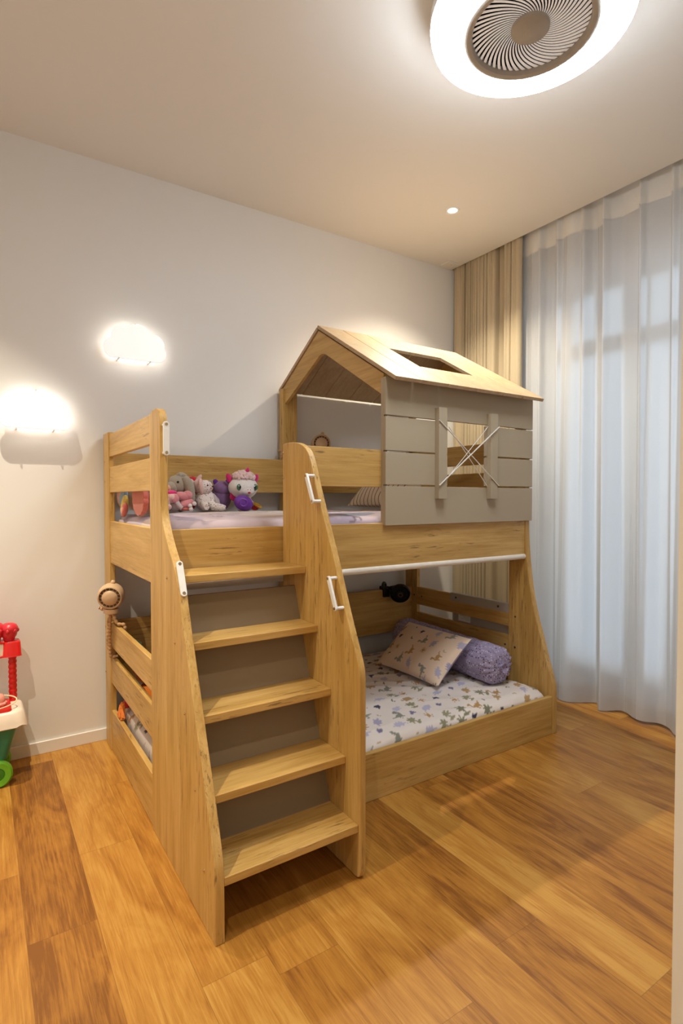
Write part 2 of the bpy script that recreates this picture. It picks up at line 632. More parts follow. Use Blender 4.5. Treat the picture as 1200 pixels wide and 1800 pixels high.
# end rails, left and right
for z0, z1 in RAILZ:
    box('end_rail', .005, .027, -.957, -.158, z0, z1, M['wood_y'], BED)
for z0, z1 in RAILZ:
    box('end_rail', XE + .004, XE + .026, -.972, -.155, z0, z1 + (.013 if z0 > 1.45 else 0), M['wood_y'], BED)
# left stair panel
front = [(-1.636, 0), (-1.636, .20), (-1.622, .262), (-1.570, .385), (-1.498, .545), (-1.430, .700), (-1.372, .825), (-1.335, .918),
         (-1.308, .985), (-1.262, 1.052), (-1.205, 1.102), (-1.152, 1.160), (-1.112, 1.220), (-1.100, 1.285), (-1.100, 1.540), (-1.096, 1.578), (-1.078, 1.604), (-1.045, 1.613)]
front = chaikin(front, 2)
lp = front + [(-1.0, 1.612), (-.955, 1.600), (-.955, 0)]
MB().prism(lp, 0, T).build('stair_side_panel', M['wood_z'], BED, .003)
# right stair panel
front2 = [(-1.610, .003), (-1.630, .006), (-1.639, .02), (-1.640, .05), (-1.640, .655), (-1.640, .69), (-1.632, .728), (-1.602, .790), (-1.548, .905), (-1.489, 1.045), (-1.427, 1.176),
          (-1.352, 1.335), (-1.318, 1.425), (-1.285, 1.47), (-1.236, 1.495), (-1.19, 1.504), (-1.145, 1.507), (-1.10, 1.506)]
front2 = chaikin(front2, 2)
MB().prism(front2 + [(-1.088, 1.500), (-1.088, .003)], XB, XB2).build('stair_side_panel', M['wood_z'], BED, .003)
# treads, closed at the back by a sloping grey board
TREADS = [(-1.633, .189), (-1.5555, .3924), (-1.4613, .6005), (-1.3676, .8103), (-1.2806, 1.0207)]
gb = lambda z: -1.455 + .355 * (z - .19)
for y, z in TREADS:
    yb = gb(z) if z < .95 else -1.100
    box('stair_tread', T, XB, y, yb, z - .0262, z, M['wood_x'], BED, .0025)
MB().prism([(gb(.166), .166), (gb(.935), .935), (gb(.935) + .014, .935), (gb(.166) + .014, .166)], T, XB).build('stair_back_board_shaded', M['taupe_shaded'], BED)
# safety handles
def handle(p0, p1, out, width=.011):
    p0, p1, out = Vector(p0), Vector(p1), Vector(out)
    d = (p1 - p0).normalized()
    side = d.cross(out).normalized()
    m = MB()
    n = 10
    pts = []
    for k in range(n + 1):
        a = math.pi * k / n
        pts.append(p0 + (side * math.cos(a) - d * math.sin(a)) * width)
    for k in range(n + 1):
        a = math.pi * k / n
        pts.append(p1 + (-side * math.cos(a) + d * math.sin(a)) * width)
    q = len(pts)
    vs = pts + [p - out * .009 for p in pts]
    m.add(vs, [tuple(range(q)), tuple(range(2 * q - 1, q - 1, -1))] + [(i, (i + 1) % q, (i + 1) % q + q, i + q) for i in range(q)])
    h = m.build('safety_handle', M['white_plastic'], BED, .0015)
    for p in (p0, p1):
        MB().tube([p - out * .008, p - out * .037], .006, 12).build('standoff', M['white_plastic'], h)
        MB().tube([p + out * .0002, p + out * .0015], .0055, 12).build('screw_head', M['brass'], h)
sl = Vector((0, -.92, .39))
handle((.0143, -1.136, 1.5461), (.0143, -1.136, 1.4456), (0, -1, 0))
handle((.0143, -1.2811, 1.0624), (.0143, -1.325, .970), sl.normalized())
handle((XB - .036, -1.3403, 1.3662), (XB - .036, -1.386, 1.2716), (-1, 0, 0), .0085)
handle((XB - .036, -1.4955, 1.0026), (XB - .036, -1.5396, .9045), (-1, 0, 0), .0085)
# bolt caps
def bolt(p, ax, mat='brass', r=.005):
    p, ax = Vector(p), Vector(ax)
    MB().lathe([(r, -.001), (r, .0015), (r * .6, .0035), (0, .0042)], frame(p, ax), 12).build('bolt_cap', M[mat], BED)
for y, z in [(-1.18, 1.0038), (-1.2695, .7945), (-1.3686, .5866), (-1.4683, .3816), (-1.5432, .1704), (-.066, 1.4687), (-.0603, 1.3666), (-.049, .6131), (-.044, .3736)]:
    bolt((0, y, z), (-1, 0, 0))
for z in (1.469, 1.3662):
    bolt((XB, -1.096, z), (-1, 0, 0))
for y, z in [(-1.0166, .5957), (-1.015, .4173)]:
    bolt((XE, y, z), (-1, 0, 0), 'dark_hole', .006)
for y, z in [(-.9408, .4182), (-.2044, .5925)]:
    bolt((XE + .004, y, z), (-1, 0, 0), 'dark_hole', .006)
bolt((XE, -.1294, .5947), (-1, 0, 0), 'dark_hole', .006)
# long rails
box('guard_rail', XB2, 1.062, -1.062, -1.040, 1.334, 1.508, M['wood_x'], BED)
box('side_rail', T, XE, -1.078, -1.054, .962, 1.166, M['wood_x'], BED)
box('back_rail', T, XE, -.105, -.082, 1.315, 1.517, M['wood_x'], BED)
box('back_rail', T, XE, -.105, -.082, .955, 1.120, M['wood_x'], BED)
box('back_rail', T, XE, -.105, -.082, .348, .650, M['wood_x'], BED)
box('side_rail', T, XE, -1.268, -1.243, 0, .2055, M['wood_x'], BED)
box('mattress_base', T, XE, -1.052, -.107, .962, .985, M['wood_x'], BED)
box('mattress_base', T, XE, -1.241, -.107, .03, .06, M['wood_x'], BED)
MB().tube([(T, -1.072, .952), (XE, -1.072, .952)], .0155, 18).build('round_tube', M['tube'], BED)
# right end panel with curved front edge
ep = chaikin([(-1.272, 0), (-1.272, .22), (-1.268, .268), (-1.254, .315), (-1.222, .404), (-1.183, .536), (-1.156, .608), (-1.1225, .7465), (-1.101, .877), (-1.090, .975), (-1.083, 1.06), (-1.080, 1.15)], 2)
MB().prism(ep + [(-1.080, 1.60), (-.968, 1.60), (-.968, 0)], XE, XR).build('end_panel', M['wood_z'], BED, .003)
# house: back post, gables, roof
box('house_post', 1.020, 1.122, -.080, -.034, .0, 1.955, M['wood_z'], BED)
RY, RZ = -.4885, 2.236          # ridge
EY, EZ = -1.175, 1.832          # front eave
BY, BZ = -.012, 1.958           # back eave
gp = [(-.050, 1.957), (-.487, 2.207), (-1.074, 1.862), (-1.058, 1.768), (-.575, 2.052), (-.548, 2.066), (-.520, 2.071), (-.492, 2.066), (-.468, 2.053), (-.056, 1.848)]
MB().prism(gp, 1.034, 1.054).build('gable_board', M['wood_y'], BED, .002)
MB().prism(gp, 2.044, 2.064).build('gable_board', M['wood_y'], BED, .002)
box('house_post', XE, XE + .03, -1.060, -1.000, 1.60, 1.80, M['wood_z'], BED)
box('house_post', XE, XE + .03, -.110, -.06, 1.60, 1.93, M['wood_z'], BED)
SEAM = [1.025, 1.190, 1.357, 1.551, 1.747, 1.900, 2.077]
def roof_piece(x0, x1, ya, za, yb, zb, t=.018):
    d = Vector((0, yb - ya, zb - za))
    n = Vector((0, d.z, -d.y)).normalized()
    if n.z < 0:
        n = -n
    pts = [(ya, za), (yb, zb), (yb - n.y * t, zb - n.z * t), (ya - n.y * t, za - n.z * t)]
    MB().prism(pts, x0 + .0018, x1 - .0018).build('roof_board', M['roof'], BED, .002)
M['roof'] = wood('oak_roof', 'y', (0.52, 0.375, 0.225), (0.47, 0.325, 0.185), (0.40, 0.265, 0.14), rough=0.46, streak_amt=.3)
zf = lambda y: RZ + (y - RY) / (EY - RY) * (EZ - RZ)
for i in range(6):
    x0, x1 = SEAM[i], SEAM[i + 1]
    if i in (2, 3):
        roof_piece(x0, x1, RY, RZ, -.700, zf(-.700))
        roof_piece(x0, x1, -.958, zf(-.958), EY, EZ)
    else:
        roof_piece(x0, x1, RY, RZ, EY, EZ)
    roof_piece(x0, x1, RY + .012, RZ - .009, BY, BZ)
# house wall of taupe planks with window
HY0, HY1 = -1.0965, -1.0785
XH0, XH1 = 1.0288, 2.080
for z0, z1 in [(1.6695, 1.845), (1.155, 1.3385)]:
    box('wall_plank', XH0, XH1, HY0, HY1, z0, z1, M['taupe'], BED, .0015)
for z0, z1 in [(1.5055, 1.6625), (1.3465, 1.4975)]:
    box('wall_plank', XH0, 1.4205, HY0, HY1, z0, z1, M['taupe'], BED, .0015)
    box('wall_plank', 1.701, XH1, HY0, HY1, z0, z1, M['taupe'], BED, .0015)
box('wall_stile', XH0, XH0 + .022, HY1, -1.060, 1.158, 1.842, M['taupe'], BED, .001)
for x0, x1 in [(1.335, 1.3895), (1.705, 1.757)]:
    box('window_batten', x0, x1, HY0 - .030, HY0, 1.279, 1.727, M['taupe'], BED, .0015)
def cord(a, b, r):
    MB().tube([Vector(a).lerp(Vector(b), k / 6) for k in range(7)], r, 8).build('window_cord', M['cord'], BED)
cord((1.333, -1.1300, 1.664), (1.762, -1.1300, 1.348), .0028)
cord((1.333, -1.1325, 1.345), (1.760, -1.1325, 1.659), .0034)
cord((1.421, -1.104, 1.640), (1.703, -1.104, 1.345), .0020)
cord((1.704, -1.107, 1.660), (1.421, -1.107, 1.392), .0020)


# ------------------------------------------------------------------ printed fabrics
def m_sun(x, y):
    r, a = np.hypot(x, y), np.arctan2(y, x)
    return (r < .42) | ((r < .80) & (r > .5) & (np.cos(9 * a) > .45))


def m_volcano(x, y):
    return (np.abs(x) < .28 + .42 * (.55 - y)) & (y > -.55) & (y < .55 - .12 * np.cos(9 * x))


def m_moon(x, y):
    return (np.hypot(x, y) < .55) & (np.hypot(x + .22, y + .16) > .50)


def m_palm(x, y):
    t = (np.abs(x - .08 * y) < .13) & (y > -.8) & (y < .2)
    l = np.zeros_like(t)
    for a in (10, 60, 115, 165, 205, -25):
        c, s = math.cos(R(a)), math.sin(R(a))
        u, v = (x * c + (y - .18) * s), (-x * s + (y - .18) * c)
        l |= ((u - .38) / .42) ** 2 + (v / .15) ** 2 < 1
    g = ((x / .62) ** 2 + ((y + .72) / .18) ** 2 < 1)
    return t | l | g


def m_dino(x, y):
    b = ((x / .52) ** 2 + ((y + .15) / .30) ** 2 < 1)
    nk = ((np.abs(x + .45 - .25 * (y - .1)) < .13) & (y > -.1) & (y < .62))
    hd = (((x + .48) / .25) ** 2 + ((y - .62) / .15) ** 2 < 1)
    tl = ((x > .3) & (x < .98) & (np.abs(y + .12 - .5 * (x - .5)) < .15 - .12 * (x - .3)))
    lg = ((np.abs(np.abs(x) - .27) < .10) & (y < -.2) & (y > -.68))
    return b | nk | hd | tl | lg


def m_stego(x, y):
    b = ((x / .62) ** 2 + ((y + .15) / .33) ** 2 < 1)
    pl = (y > 0) & (y < .26 + .22 * np.abs(np.sin(x * 9)) - .25 * np.abs(x)) & (np.abs(x) < .55)
    tl = ((x > .4) & (x < 1) & (np.abs(y + .15 + .3 * (x - .5)) < .13 - .1 * (x - .4)))
    hd = (((x + .72) / .24) ** 2 + ((y + .15) / .16) ** 2 < 1)
    lg = ((np.abs(np.abs(x) - .3) < .10) & (y < -.2) & (y > -.62))
    return b | pl | tl | hd | lg


def m_dots(x, y):
    a = np.arctan2(y, x)
    r = np.hypot(x, y)
    return (np.abs(r - .55) < .13) & (np.cos(10 * a) > .2) & (a > -.4) & (a < 2.9)


MOTIFS = [(m_dino, (.45, .26, .10), 1.15), (m_palm, (.22, .21, .14), 1.0), (m_sun, (.50, .28, .10), .72), (m_volcano, (.055, .055, .10), .66),
          (m_moon, (.05, .045, .06), .55), (m_stego, (.40, .37, .52), 1.05), (m_dino, (.27, .28, .23), 1.15), (m_stego, (.46, .29, .13), 1.0),
          (m_volcano, (.20, .18, .30), .6), (m_palm, (.30, .28, .17), .9), (m_moon, (.50, .36, .22), .5), (m_stego, (.48, .46, .60), 1.0)]


def print_colors(P, base, size=.033, pitch=.105, seed=1, angle0=0.0, spread=0.5):
    """P: (n,2) fabric coordinates in metres -> (n,4) colours of a scattered dinosaur print"""
    rng = np.random.RandomState(seed)
    C = np.ones((len(P), 4), np.float32)
    C[:, :3] = base
    lo, hi = P.min(0) - pitch, P.max(0) + pitch
    k = 0
    nx, ny = int((hi[0] - lo[0]) / pitch) + 1, int((hi[1] - lo[1]) / (pitch * .8)) + 1
    order = rng.permutation(len(MOTIFS))
    for j in range(ny):
        for i in range(nx):
            c = lo + np.array([(i + .5 * (j % 2)) * pitch, j * pitch * .8]) + rng.uniform(-.18, .18, 2) * pitch
            fn, col, sc = MOTIFS[order[(i * 5 + j * 3 + k) % len(MOTIFS)]]
            k += rng.randint(0, 2)
            s = size * sc
            a = R(angle0) + rng.uniform(-spread, spread)
            fl = 1 if rng.rand() < .5 else -1
            near = np.where((np.abs(P[:, 0] - c[0]) < s * 1.5) & (np.abs(P[:, 1] - c[1]) < s * 1.5))[0]
            if not len(near):
                continue
            d = (P[near] - c) / s
            x = (d[:, 0] * math.cos(a) + d[:, 1] * math.sin(a)) * fl
            y = -d[:, 0] * math.sin(a) + d[:, 1] * math.cos(a)
            mk = fn(x, y)
            C[near[mk], :3] = np.array(col) * rng.uniform(.92, 1.1)
    return C


def pad_mesh(x0, x1, y0, y1, z0, z1, r, step, colf, puff=.012, wr=.004, seed=0.0):
    """soft mattress: rounded edge box as one sheet (top, rounded edge, side) with wrinkles"""
    hgt = z1 - z0
    lx, ly = x1 - x0 - 2 * r, y1 - y0 - 2 * r
    ext = r * math.pi / 2 + (hgt - r)
    def axis(l):
        n = max(2, int((l + 2 * ext) / step))
        return np.linspace(-ext, l + ext, n + 1)
    def fold(s, l):
        """fabric coordinate -> (position, drop)"""
        d = np.where(s < 0, -s, np.where(s > l, s - l, 0))
        sgn = np.where(s < 0, -1, 1)
        base = np.clip(s, 0, l)
        a = np.clip(d / r, 0, math.pi / 2)
        pos = base + sgn * r * np.sin(a)
        drop = r * (1 - np.cos(a)) + np.clip(d - r * math.pi / 2, 0, None)
        return pos, drop
    sx, sy = axis(lx), axis(ly)
    px, dx = fold(sx, lx)
    py, dy = fold(sy, ly)
    X, Y = np.meshgrid(px, py, indexing='ij')
    DX, DY = np.meshgrid(dx, dy, indexing='ij')
    SX, SY = np.meshgrid(sx, sy, indexing='ij')
    Z = z1 - np.minimum(DX + DY, hgt)
    m = MB()
    nx, ny = X.shape
    u = (X / lx - .5) * 2
    v = (Y / ly - .5) * 2
    Z = Z + puff * np.clip(1 - u ** 4, 0, 1) * np.clip(1 - v ** 4, 0, 1)
    top = (DX + DY) < r
    Zl = Z.copy()
    for i in range(nx):
        for j in range(ny):
            if top[i, j]:
                a, b = X[i, j], Y[i, j]
                n_ = noise.noise(Vector((a * 3.2 + seed, b * 9.0 + 2 * noise.noise(Vector((a * 2, b * 2, seed))), seed)))
                n2 = noise.noise(Vector((a * 17.0, b * 21.0, seed + 5)))
                Zl[i, j] += wr * (1 - abs(n_) * 2) + wr * .35 * n2
            m.v.append(Vector((X[i, j] + x0 + r, Y[i, j] + y0 + r, Zl[i, j])))
    for i in range(nx - 1):
        for j in range(ny - 1):
            a = i * ny + j
            m.f.append((a, a + ny, a + ny + 1, a + 1))
    m.c = colf(np.stack([SX.ravel(), SY.ravel()], 1))
    return m


# lower mattress
mt = pad_mesh(.045, 2.030, -1.238, -.115, .062, .232, .045, .0075, lambda P: print_colors(P, (.80, .725, .67), .042, .096, 3, 20, .6), .016, .008, 1.3).build('mattress', M['print'], None, 0, 60)
tag(mt, 'lower bunk mattress in cream cotton printed with small dinosaurs and palms', 'mattress')


def pastel(P):
    rng = np.random.RandomState(11)
    pal = np.array([(.40, .32, .38), (.58, .47, .42), (.48, .41, .50), (.64, .56, .49), (.42, .35, .43), (.50, .36, .25), (.66, .60, .56), (.25, .27, .37), (.54, .41, .39)])
    C = np.ones((len(P), 4), np.float32)
    C[:, :3] = (.50, .40, .43)
    for k in range(75):
        c = rng.uniform(P.min(0), P.max(0))
        rr = rng.uniform(.08, .22)
        col = pal[rng.randint(len(pal))]
        a = rng.uniform(0, 3.14)
        d = P - c
        x = d[:, 0] * math.cos(a) + d[:, 1] * math.sin(a)
        y = -d[:, 0] * math.sin(a) + d[:, 1] * math.cos(a)
        if k % 3 == 0:
            mk = (np.hypot(x, y) < rr) & (y > -rr * .2)
        elif k % 3 == 1:
            mk = (x / rr) ** 2 + (y / (rr * .6)) ** 2 < 1
        else:
            q = np.hypot(x, y)
            mk = (q < rr) & (q > rr * .55)
        C[mk, :3] = col
    for k in range(60):                      # small dark marks
        c = rng.uniform(P.min(0), P.max(0))
        d = P - c
        mk = (np.abs(np.hypot(d[:, 0], d[:, 1]) - .018) < .004) & (d[:, 1] > -.01)
        C[mk, :3] = (.20, .15, .17)
    return C


mu = pad_mesh(.045, 2.030, -1.045, -.115, .987, 1.196, .05, .011, pastel, .014, .004, 7.7).build('mattress', M['print'], None, 0, 60)
tag(mu, 'upper bunk mattress in a lilac and cream patchwork-shape sheet', 'mattress')


def pillow_mesh(w, h, t, n, mtx, edge=.012, back=None, colf=None, seed=0.0, pw=2.6):
    """rectangular pillow in the local xy plane; front is +z"""
    m = MB()
    cols = []
    side = []
    for sgn in (1, -1):
        idx = {}
        us = np.linspace(-1, 1, n + 1)
        base = len(m.v)
        for i, u in enumerate(us):
            for j, v in enumerate(us):
                # slightly concave edges, pointed corners
                px = u * w / 2 * (1 - .06 * (1 - abs(v) ** 2) * 0 - .05 * (1 - v * v) * abs(u) ** 3)
                py = v * h / 2 * (1 - .05 * (1 - u * u) * abs(v) ** 3)
                q = max(0.0, (1 - abs(u) ** pw)) * max(0.0, (1 - abs(v) ** pw))
                z = sgn * (t / 2 * q ** .55)
                z += .004 * q * noise.noise(Vector((u * 3 + seed, v * 3, sgn)))
                m.v.append(mtx @ Vector((px, py, z)))
                side.append((px, py, sgn))
        for i in range(n):
            for j in range(n):
                a = base + i * (n + 1) + j
                m.f.append((a, a + n + 1, a + n + 2, a + 1) if sgn > 0 else (a, a + 1, a + n + 2, a + n + 1))
    if colf:
        m.c = colf(np.array(side, dtype=np.float64))
    return m


# dinosaur pillow leaning on the bolster (front faces the camera side, -x and up)
def pil_col(Q):
    C = print_colors(Q[:, :2], (.82, .66, .52), .034, .095, 5, 90, .5)
    bk = Q[:, 2] < 0
    C[bk, :3] = (.40, .35, .52)
    return C
A = Vector((1.505, -.440, .275)); B = Vector((1.515, -.945, .275)); Cc = Vector((1.735, -.44, .47))
ex = (B - A).normalized()
ey = (Cc - A); ey = (ey - ex * ey.dot(ex)); ph = ey.length; ey.normalize()
ez = ex.cross(ey)
if ez.x > 0:
    ez = -ez
cen = A + (B - A) / 2 + ey * ph / 2 + ez * .012
pm = Matrix(((ex.x, ey.x, ez.x, cen.x), (ex.y, ey.y, ez.y, cen.y), (ex.z, ey.z, ez.z, cen.z), (0, 0, 0, 1)))
pl = pillow_mesh(.53, ph + .04, .13, 90, pm, colf=pil_col, seed=2)
pl = pl.build('pillow', M['print'], None, 0, 80)
tag(pl, 'cream pillow printed with dinosaurs and palms leaning on the lilac bolster', 'pillow')

# bolster with gathered ends
bol = MB()
BA, BB = Vector((1.895, -.165, .352)), Vector((1.850, -1.090, .350))
prof = []
nn = 40
n_ang = 72
ax = (BB - BA).normalized()
uu = Vector((0, 0, 1)); uu = (uu - ax * uu.dot(ax)).normalized(); vv = ax.cross(uu)
Lb = (BB - BA).length
stations = [(0.0, .004), (.004, .018), (.010, .045), (.016, .075), (.030, .097), (.055, .107)] + [(.055 + (Lb - .11) * k / 26, .109 + .002 * math.sin(k * 1.7)) for k in range(1, 26)] + \
    [(Lb - .055, .107), (Lb - .030, .098), (Lb - .014, .074), (Lb - .008, .046), (Lb - .010, .024), (Lb - .002, .014), (Lb + .012, .020), (Lb + .020, .027), (Lb + .014, .015), (Lb + .004, .003)]
for s_, r_ in stations:
    endf = max(0, 1 - min(s_ - 0, Lb - s_) / .09)
    for k in range(n_ang):
        a = 2 * math.pi * k / n_ang
        fold = endf * (.10 * math.sin(19 * a) + .06 * math.sin(31 * a + 1)) * min(1, r_ / .05 + .3)
        rr = r_ * (1 + fold + .018 * noise.noise(Vector((math.cos(a) * 2, math.sin(a) * 2, s_ * 9))))
        p = BA + ax * s_ + (uu * math.cos(a) + vv * math.sin(a)) * rr
        p.z = max(p.z, .252)
        bol.v.append(p)
for i in range(len(stations) - 1):
    for k in range(n_ang):
        a, b = i * n_ang + k, i * n_ang + (k + 1) % n_ang
        bol.f.append((a, b, b + n_ang, a + n_ang))
bo = bol.build('bolster', M['bolster'], None, 0, 70)
tag(bo, 'lilac dotted bolster with gathered end lying across the lower bunk', 'bolster')

# striped cushion on the upper bunk
def stripe_mat():
    m, nt, b = new_mat('striped_cotton')
    tc = N(nt, 'ShaderNodeTexCoord')
    sp = N(nt, 'ShaderNodeSeparateXYZ')
    L(nt, tc.outputs['Object'], sp.inputs[0])
    nz = N(nt, 'ShaderNodeTexNoise', i_Scale=6.0)
    L(nt, tc.outputs['Object'], nz.inputs['Vector'])
    w = math_n(nt, 'ADD', math_n(nt, 'MULTIPLY', sp.outputs[1], 30.0), math_n(nt, 'MULTIPLY', nz.outputs['Fac'], 1.2))
    f = math_n(nt, 'LESS_THAN', math_n(nt, 'FRACT', w), .16)
    mx = N(nt, 'ShaderNodeMix', data_type='RGBA')
    L(nt, f, mx.inputs[0])
    mx.inputs[6].default_value = (.80, .68, .54, 1)
    mx.inputs[7].default_value = (.16, .09, .06, 1)
    L(nt, mx.outputs[2], b.inputs['Base Color'])
    b.inputs['Roughness'].default_value = .9
    return m
cy_ = Vector((math.cos(R(40)), 0, math.sin(R(40))))
cx_ = Vector((.10, -.995, 0)).normalized()
cz_ = cx_.cross(cy_).normalized()
cc = Vector((1.425, -.46, 1.238)) + cy_ * .22
cm = Matrix(((cx_.x, cy_.x, cz_.x, cc.x), (cx_.y, cy_.y, cz_.y, cc.y), (cx_.z, cy_.z, cz_.z, cc.z), (0, 0, 0, 1)))
cu = pillow_mesh(.46, .45, .15, 40, cm, seed=4)
for v in cu.v:
    v.z = max(v.z, 1.213)
cu = cu.build('cushion', stripe_mat(), None, 0, 80)
tag(cu, 'cream cushion with thin dark stripes lying in the house on the upper bunk', 'cushion')


# ------------------------------------------------------------------ clip-on fans
def rope_path(pts, per=14):
    out = []
    n = len(pts)
    for i in range(n - 1):
        p0, p1, p2, p3 = [Vector(pts[max(0, min(n - 1, i + k))]) for k in (-1, 0, 1, 2)]
        for k in range(per):
            t = k / per
            out.append(.5 * ((2 * p1) + (p2 - p0) * t + (2 * p0 - 5 * p1 + 4 * p2 - p3) * t * t + (3 * p1 - p0 - 3 * p2 + p3) * t ** 3))
    out.append(Vector(pts[-1]))
    return out


def bead_rope(pts, r=.008, beads=.020):
    path = rope_path(pts)
    Ls, acc = [0], 0
    for a, b in zip(path, path[1:]):
        acc += (b - a).length
        Ls.append(acc)
    # resample finely
    n = max(12, int(acc / .0025))
    res, rs, j = [], [], 0
    for k in range(n + 1):
        s = acc * k / n
        while j < len(Ls) - 2 and Ls[j + 1] < s:
            j += 1
        t = (s - Ls[j]) / max(1e-6, Ls[j + 1] - Ls[j])
        res.append(path[j].lerp(path[j + 1], t))
        rs.append(r * (.68 + .42 * abs(math.sin(math.pi * s / beads))))
    return MB().tube(res, rs, 10)


def bear_fan(name, label, head, face, up, legs, knob=True, r=.058):
    head, face, up = Vector(head), Vector(face).normalized(), Vector(up)
    t = thing(name, label, 'fan', head, 'beige clip-on fans of the bunk bed')
    f = frame(head, face, up.cross(face))
    # shell: rounded cup, open front rim
    MB().lathe([(0, -r * 1.15), (r * .55, -r * 1.08), (r * .88, -r * .8), (r * 1.06, -r * .3), (r * 1.08, r * .15), (r * 1.02, r * .55), (r * .94, r * .74), (r * .86, r * .78), (r * .82, r * .60), (r * .82, r * .46), (0, r * .46)], f, 40).build('fan_shell', M['fan_beige'], t)
    MB().lathe([(0, r * .50), (r * .84, r * .50), (r * .84, r * .60), (0, r * .60)], f, 32).build('fan_recess', M['fan_dark'], t)
    MB().lathe([(r * .64, r * .60), (r * .64, r * .72), (r * .54, r * .84), (r * .3, r * .92), (0, r * .95)], f, 32).build('front_cover', M['fan_beige'], t)
    sx = Vector((f[0][0], f[1][0], f[2][0]))
    g = MB()
    for k in range(16):
        a = 2 * math.pi * k / 16
        d = sx * math.cos(a) + face.cross(sx) * math.sin(a)
        g.tube([head + face * r * .70 + d * r * .62, head + face * r * .66 + d * r * .84], .0012, 6)
    g.build('grille_bar', M['fan_beige'], t)
    e = MB()
    e.ell(head + up * r * 1.13 + sx * r * .12, r * .20)
    e.build('ear', M['fan_beige'], t)
    e = MB()
    e.lathe([(r * .62, -r * .2), (r * .6, r * .16), (r * .4, r * .25), (0, r * .28)], frame(head - up * r * 1.28, -up), 24)
    e.build('motor_base', M['fan_beige'], t)
    for lg in legs:
        bead_rope(lg).build('flexible_leg', M['rope'], t)
    return t


hd = Vector((-.012, -.262, .806))
bear_fan('clip_fan', 'beige round clip-on fan with braided legs on the lower end rail', hd, (-.36, -.92, -.10), (.02, 0, 1),
         [[hd + Vector((-.01, .0, -.078)), (-.016, -.255, .70), (-.014, -.225, .63), (-.010, -.200, .56), (-.006, -.192, .50), (.003, -.190, .485), (.030, -.200, .49)],
          [hd + Vector((.004, -.01, -.080)), (.0, -.285, .692), (.012, -.300, .672), (.034, -.315, .668), (.040, -.318, .64)],
          [hd + Vector((-.005, .012, -.078)), (-.012, -.235, .70), (-.013, -.195, .672), (-.008, -.170, .63), (-.012, -.168, .57), (-.008, -.172, .52)],
          [hd + Vector((-.02, .03, -.07)), (-.045, -.205, .735), (-.058, -.20, .742)]])
h2 = Vector((1.258, -.140, 1.622))
bear_fan('clip_fan', 'beige round clip-on fan on the back rail inside the house', h2, (-.42, -.90, .02), (.05, 0, 1),
         [[h2 + Vector((-.0, .02, -.072)), (1.235, -.112, 1.545), (1.19, -.112, 1.532), (1.10, -.110, 1.535), (1.05, -.112, 1.545), (1.00, -.112, 1.535), (.985, -.112, 1.525)],
          [h2 + Vector((.01, 0, -.07)), (1.268, -.116, 1.52), (1.270, -.113, 1.46)],
          [(1.012, -.045, 1.575), (1.005, -.088, 1.573), (1.000, -.112, 1.568), (.993, -.114, 1.545), (.998, -.112, 1.532)]])

# black clip-on fan inside the lower bunk
h3 = Vector((1.865, -.185, .632))
bf = thing('clip_fan', 'black clip-on fan on the back rail above the lower pillow', 'fan', h3)
fd = Vector((-.52, -.78, -.36)).normalized()
f = frame(h3, fd)
r = .070
MB().lathe([(0, -r * .75), (r * .45, -r * .72), (r * .8, -r * .35), (r * 1.0, 0), (r * 1.0, r * .18), (r * .93, r * .34), (r * .93, r * .22), (r * .85, r * .1), (0, r * .1)], f, 36).build('fan_shell', M['black'], bf)
g = MB()
for k in range(24):
    a = 2 * math.pi * k / 24
    g.tube([f @ Vector((r * .25 * math.cos(a), r * .25 * math.sin(a), r * .40)), f @ Vector((r * .62 * math.cos(a + .25), r * .62 * math.sin(a + .25), r * .40)), f @ Vector((r * .95 * math.cos(a + .35), r * .95 * math.sin(a + .35), r * .28))], .0014, 6)
g.torus(f @ Vector((0, 0, r * .38)), r * .65, .0016, fd)
g.build('grille', M['black'], bf)
MB().lathe([(r * .30, r * .30), (r * .30, r * .42), (r * .22, r * .46), (0, r * .46)], f, 24).build('hub_cap', M['black'], bf)
MB().torus(f @ Vector((0, 0, r * .455)), r * .2, .0018, fd, 24, 8).build('hub_ring', plain('copper_ring', (.32, .17, .10), .4, metal=.6), bf)
MB().tube([h3 - fd * r * .5, h3 - fd * r * .9 + Vector((-.01, .01, .01)), Vector((1.80, -.120, .655)), Vector((1.795, -.105, .665))], .014, 14).build('neck', M['black'], bf)
c = MB()
c.torus((1.797, -.096, .668), .026, .011, (.55, -.8, .1), 28, 10)
c.box(1.775, 1.822, -.125, -.105, .60, .665)
c.box(1.775, 1.822, -.082, -.068, .60, .665)
c.box(1.775, 1.822, -.120, -.070, .6503, .672)
c.build('clamp', M['black'], bf, .002)

# grey felt pocket organiser hung on the end rail
gc = thing('bedside_caddy', 'grey felt pocket caddy hung over the right end rail of the lower bunk', 'caddy', (2.055, -.72, .35))
MB().prism([(2.0435, .608), (2.0435, .6575), (2.0455, .6615), (2.0710, .6615), (2.0745, .6575), (2.0745, .34), (2.0715, .34), (2.0715, .655), (2.0475, .655), (2.0475, .608)], -.967, -.488, 'y').build('hanging_flap', M['caddy'], gc)
MB().box(2.0745, 2.083, -.955, -.50, .345, .60).build('pocket', M['caddy'], gc, .003)
for y in (-.888, -.538):
    MB().lathe([(.007, -.001), (.007, .002), (.004, .003), (0, .003)], frame((2.0435, y, .6345), (-1, 0, 0)), 14).build('snap_button', plain('dull_snap', (.12, .07, .04), .4, metal=.5), gc)
MB().box(2.0703, 2.0712, -.640, -.535, .482, .526).build('care_tag', M['white_plastic'], gc, 0)
tagm = MB()
for k, (a, b) in enumerate([(-.632, -.55), (-.632, -.58), (-.632, -.56), (-.632, -.60)]):
    tagm.box(2.0698, 2.0703, a, b, .517 - k * .008, .5185 - k * .008)
